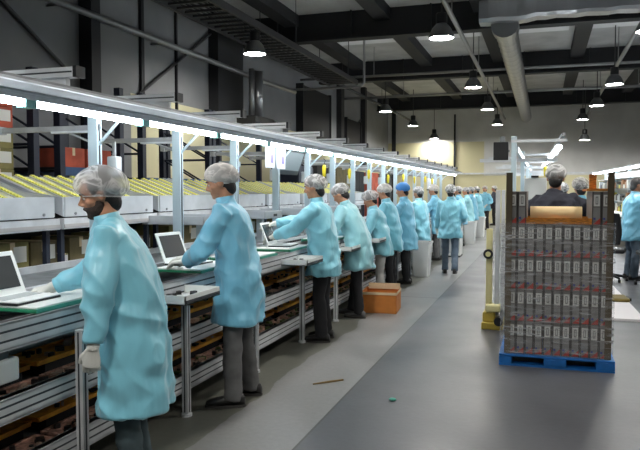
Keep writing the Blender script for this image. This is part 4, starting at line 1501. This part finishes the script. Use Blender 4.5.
        if not jacket:
            # collar: a short standing band around the neck
            cr = [ring(sp(d) + sf(d) * .0, su(d), sf(d), rx, ry, 24) for d, rx, ry in ((.525, .078, .088), (.56, .069, .075), (.585, .068, .072), (.586, .062, .066), (.55, .06, .066))]
            sc(MB().loft(cr, caps=False)).build('collar', M[gown], go, smooth=True)
            for i in (0, 1):
                e, w = el[i], wr[i]
                fo = (w - e).normalized()
                sc(MB().loft([ring(w + fo * d, fo, fo.orthogonal().normalized(), r, r, 16) for d, r in ((-.07, .05), (-.04, .0475), (-.028, .0465), (-.027, .038))], caps=False)).build('cuff', M[gown], go, smooth=True)
    # trousers
    tr = MB()
    tr.loft([ring(sp(d), su(d), sf(d), rx, ry, 18) for d, rx, ry in ((-.13, .09, .14), (-.02, .125, .172), (.1, .115, .16))])
    for i, (a, k, n_) in enumerate(kn):
        fz = feet[i][2]
        end = n_ + V((0.01, 0, -.035))
        tr.tube([a, a.lerp(k, .5), k, k.lerp(n_, .5), n_.lerp(k, .05), end], [.097, .083, .071, .068, .067, .07], 16)
    to = sc(tr).build('trousers', M[trouser], T)
    remesh(to, vox * 1.2, 2)
    if lod < 2:
        me = to.data
        for v in me.vertices:
            z = v.co.z / s
            w_ = mnoise.noise(V((v.co.x * 9, v.co.y * 9 + seed, z * 16))) * .009 + mnoise.noise(V((v.co.x * 5, v.co.y * 5, z * 6 + seed))) * .008
            v.co += v.normal * w_
        me.update()
    # shoes
    for i in (0, 1):
        x, y, z, fy = feet[i]
        n_ = kn[i][2]
        fd, fl = V((math.cos(fy), math.sin(fy), 0)), V((-math.sin(fy), math.cos(fy), 0))
        o = V((n_.x, n_.y, z))
        m = MB()
        rings = []
        for d, w_, h_ in ((-.085, .02, .05), (-.075, .034, .075), (-.03, .038, .092), (.02, .04, .095), (.07, .045, .07), (.12, .05, .058), (.165, .045, .046), (.19, .028, .034), (.197, .012, .022)):
            rr = []
            for k in range(14):
                a = 2 * PI * k / 14
                rr.append(o + fd * d + fl * (w_ * math.cos(a)) + V((0, 0, max(.012, .012 + h_ * .5 + h_ * .5 * math.sin(a)))))
            rings.append(rr)
        m.loft(rings)
        so = sc(m).build('shoe', M[shoe], T, smooth=True)
        sl = MB()
        sl.loft([[o + fd * (.056 + .145 * math.cos(a)) + fl * ((.046 - .004 * math.cos(a)) * math.sin(a)) + V((0, 0, zz)) for a in [2 * PI * k / 18 for k in range(18)]] for zz in (0, .018)])
        sc(sl).build('sole', M['sole'], so)
    return T

# everyone at the bench faces the bench (-X); local left hand is the camera side
FB = PI
person('man with a beard and hair net, nearest worker, his gloved hand hanging down', (-2.09, 3.12, 0), FB + .42, 1.72, lean=14, nod=14, turn=12, gown='gown', hem=.45, trouser='slate', beard=True, puff=1.15, bulk=1.08,
       hands=[(.14, .3, .8), (.5, -.3, 1.06)], pole=[(-.9, .4, -.2), (-.5, -.8, -.6)], hdir=[(.12, -.05, -1), (1, .1, -.15)], curl=.45, seed=1)
person('man in a white cap working a laptop, second gowned worker along the bench', (-2.19, 4.66, 0), FB + .25, 1.8, lean=10, nod=16, turn=6, gown='gown_blue', hem=.60, trouser='greytrouser', cap='netwhite', puff=1.0,
       hands=[(.37, .03, 1.03), (.4, -.2, 1.04)], pole=[(-.3, .9, -.5), (-.3, -.9, -.6)], hdir=[(1, -.25, -.1), (1, .2, -.1)], curl=.25, seed=2,
       feet=[(.02, .15, 0, .15), (-.06, -.14, 0, -.1)])
person('third worker along the bench, in black trousers, reaching across a carrier board', (-2.22, 6.85, 0), FB + .1, 1.76, lean=8, nod=10, gown='gown', hem=.70, trouser='blacktrouser', puff=1.0,
       hands=[(.5, .1, 1.1), (.56, -.1, 1.22)], curl=.3, seed=3, lod=0)
person('fourth worker, leaning over the bench in dark trousers and trainers', (-2.22, 8.3, 0), FB - .1, 1.72, lean=20, nod=30, gown='gown_pale', hem=.62, trouser='blacktrouser', shoe='shoegrey', lod=1, seed=4,
       feet=[(-.05, .12, 0, .05), (.12, -.1, 0, 0)])
person('shorter worker in pale grey trousers with black hair below the net', (-2.25, 9.7, 0), FB + .25, 1.6, lean=14, nod=24, gown='gown', hem=.72, trouser='paletrouser', lod=1, seed=5, puff=1.1)
person('worker bending forward in black trousers, just left of the blue cap', (-2.30, 10.65, 0), FB, 1.7, lean=10, nod=18, gown='gown_deep', hem=.66, trouser='blacktrouser', cap='netwhite', lod=1, seed=6)
person('worker wearing a bright blue cap', (-2.22, 11.5, 0), FB + .1, 1.72, lean=6, nod=14, gown='gown_blue', hem=.6, trouser='blacktrouser', cap='capblue', lod=1, seed=7)
person('worker with his back half turned, directly behind the nearest white bin', (-2.34, 13.6, 0), FB - .5, 1.66, lean=6, nod=10, gown='gown', hem=.6, trouser='jeans', lod=1, seed=8)
person('worker in a white cap half hidden behind the walking worker', (-2.30, 15.6, 0), FB, 1.72, lean=8, nod=14, gown='gown_blue', hem=.62, trouser='greytrouser', cap='netwhite', lod=2, seed=9)
person('worker walking away down the aisle in jeans', (-1.66, 13.0, 0), PI / 2 + .1, 1.7, lean=4, nod=2, gown='gown', hem=.72, trouser='jeans', lod=1, seed=10,
       hands=[(.2, .27, .86), (.22, -.22, 1.02)], pole=[(-1, .4, 0), (-1, -.4, 0)], hdir=[(.2, 0, -1), (.6, .3, -.6)],
       feet=[(.2, .1, 0, .05), (-.26, -.1, .05, -.05)])
far = [('worker just right of the walking worker at the bench', 18.1, 1.72, .15, 'gown'), ('second worker right of the walking one, with arm raised to the bench', 19.6, 1.7, -.1, 'gown_blue'),
       ('third worker right of the walking one at the bench', 21.5, 1.68, .2, 'gown_pale'), ('fourth worker right of the walking one at the bench', 22.8, 1.7, 0, 'gown_blue'),
       ('farthest worker at the bench before the open aisle', 24.6, 1.72, -.2, 'gown')]
for i, (lab, y, h, dr, gw) in enumerate(far):
    person(lab, (-2.24 + .02 * i, y, 0), FB + dr, h, lean=8, nod=12, gown=gw, hem=.64, trouser=('jeans', 'greytrouser', 'blacktrouser')[i % 3], lod=2, seed=20 + i)
person('far worker in cyan gown standing in the aisle, hands at the waist', (-2.22, 28.2, 0), FB + 1.2, 1.76, lean=4, nod=6, gown='gown_blue', hem=.75, trouser='blacktrouser', lod=2, seed=31, hands=[(.25, .2, 1.0), (.25, -.2, 1.0)])
person('distant person in dark clothing and a hair net near the end wall', (-2.1, 31.8, 0), FB, 1.78, lean=2, nod=6, gown='navy', jacket=True, hem=.75, trouser='blacktrouser', lod=2, seed=32, hands=[(.15, .25, .9), (.15, -.25, .9)], gloves=False)
person('person in a dark navy jacket and hair net behind the carton stack', (.125, 7.75, 0), PI / 2 - .05, 1.87, lean=6, nod=8, gown='navy', jacket=True, hem=.8, trouser='blacktrouser', hair='hair', puff=.98, bulk=1.08,
       hands=[(.36, .2, 1.12), (.36, -.2, 1.12)], pole=[(-.3, 1.4, -.3), (-.3, -1.4, -.3)], gloves=False, lod=0, seed=33)
person('gowned worker in a hair net just right of the dark jacketed person', (.5, 10.0, 0), PI / 2 + .2, 1.76, lean=6, nod=8, gown='gown_blue', hem=.6, trouser='greytrouser', lod=1, seed=34, puff=1.1)
person('gowned worker mostly hidden between the two capped heads behind the stack', (.33, 12.6, 0), PI / 2, 1.72, lean=4, nod=4, gown='gown', hem=.6, trouser='jeans', lod=2, seed=36)
person('man in a light blue gown and jeans at the right edge, no cap', (1.54, 13.3, 0), .35, 1.82, lean=5, nod=10, gown='gown_blue', hem=.68, trouser='jeans', cap=None, hair='hairgrey', skin='skin2', lod=1, seed=35, hands=[(.4, .14, 1.05), (.4, -.14, 1.08)], gloves=False)
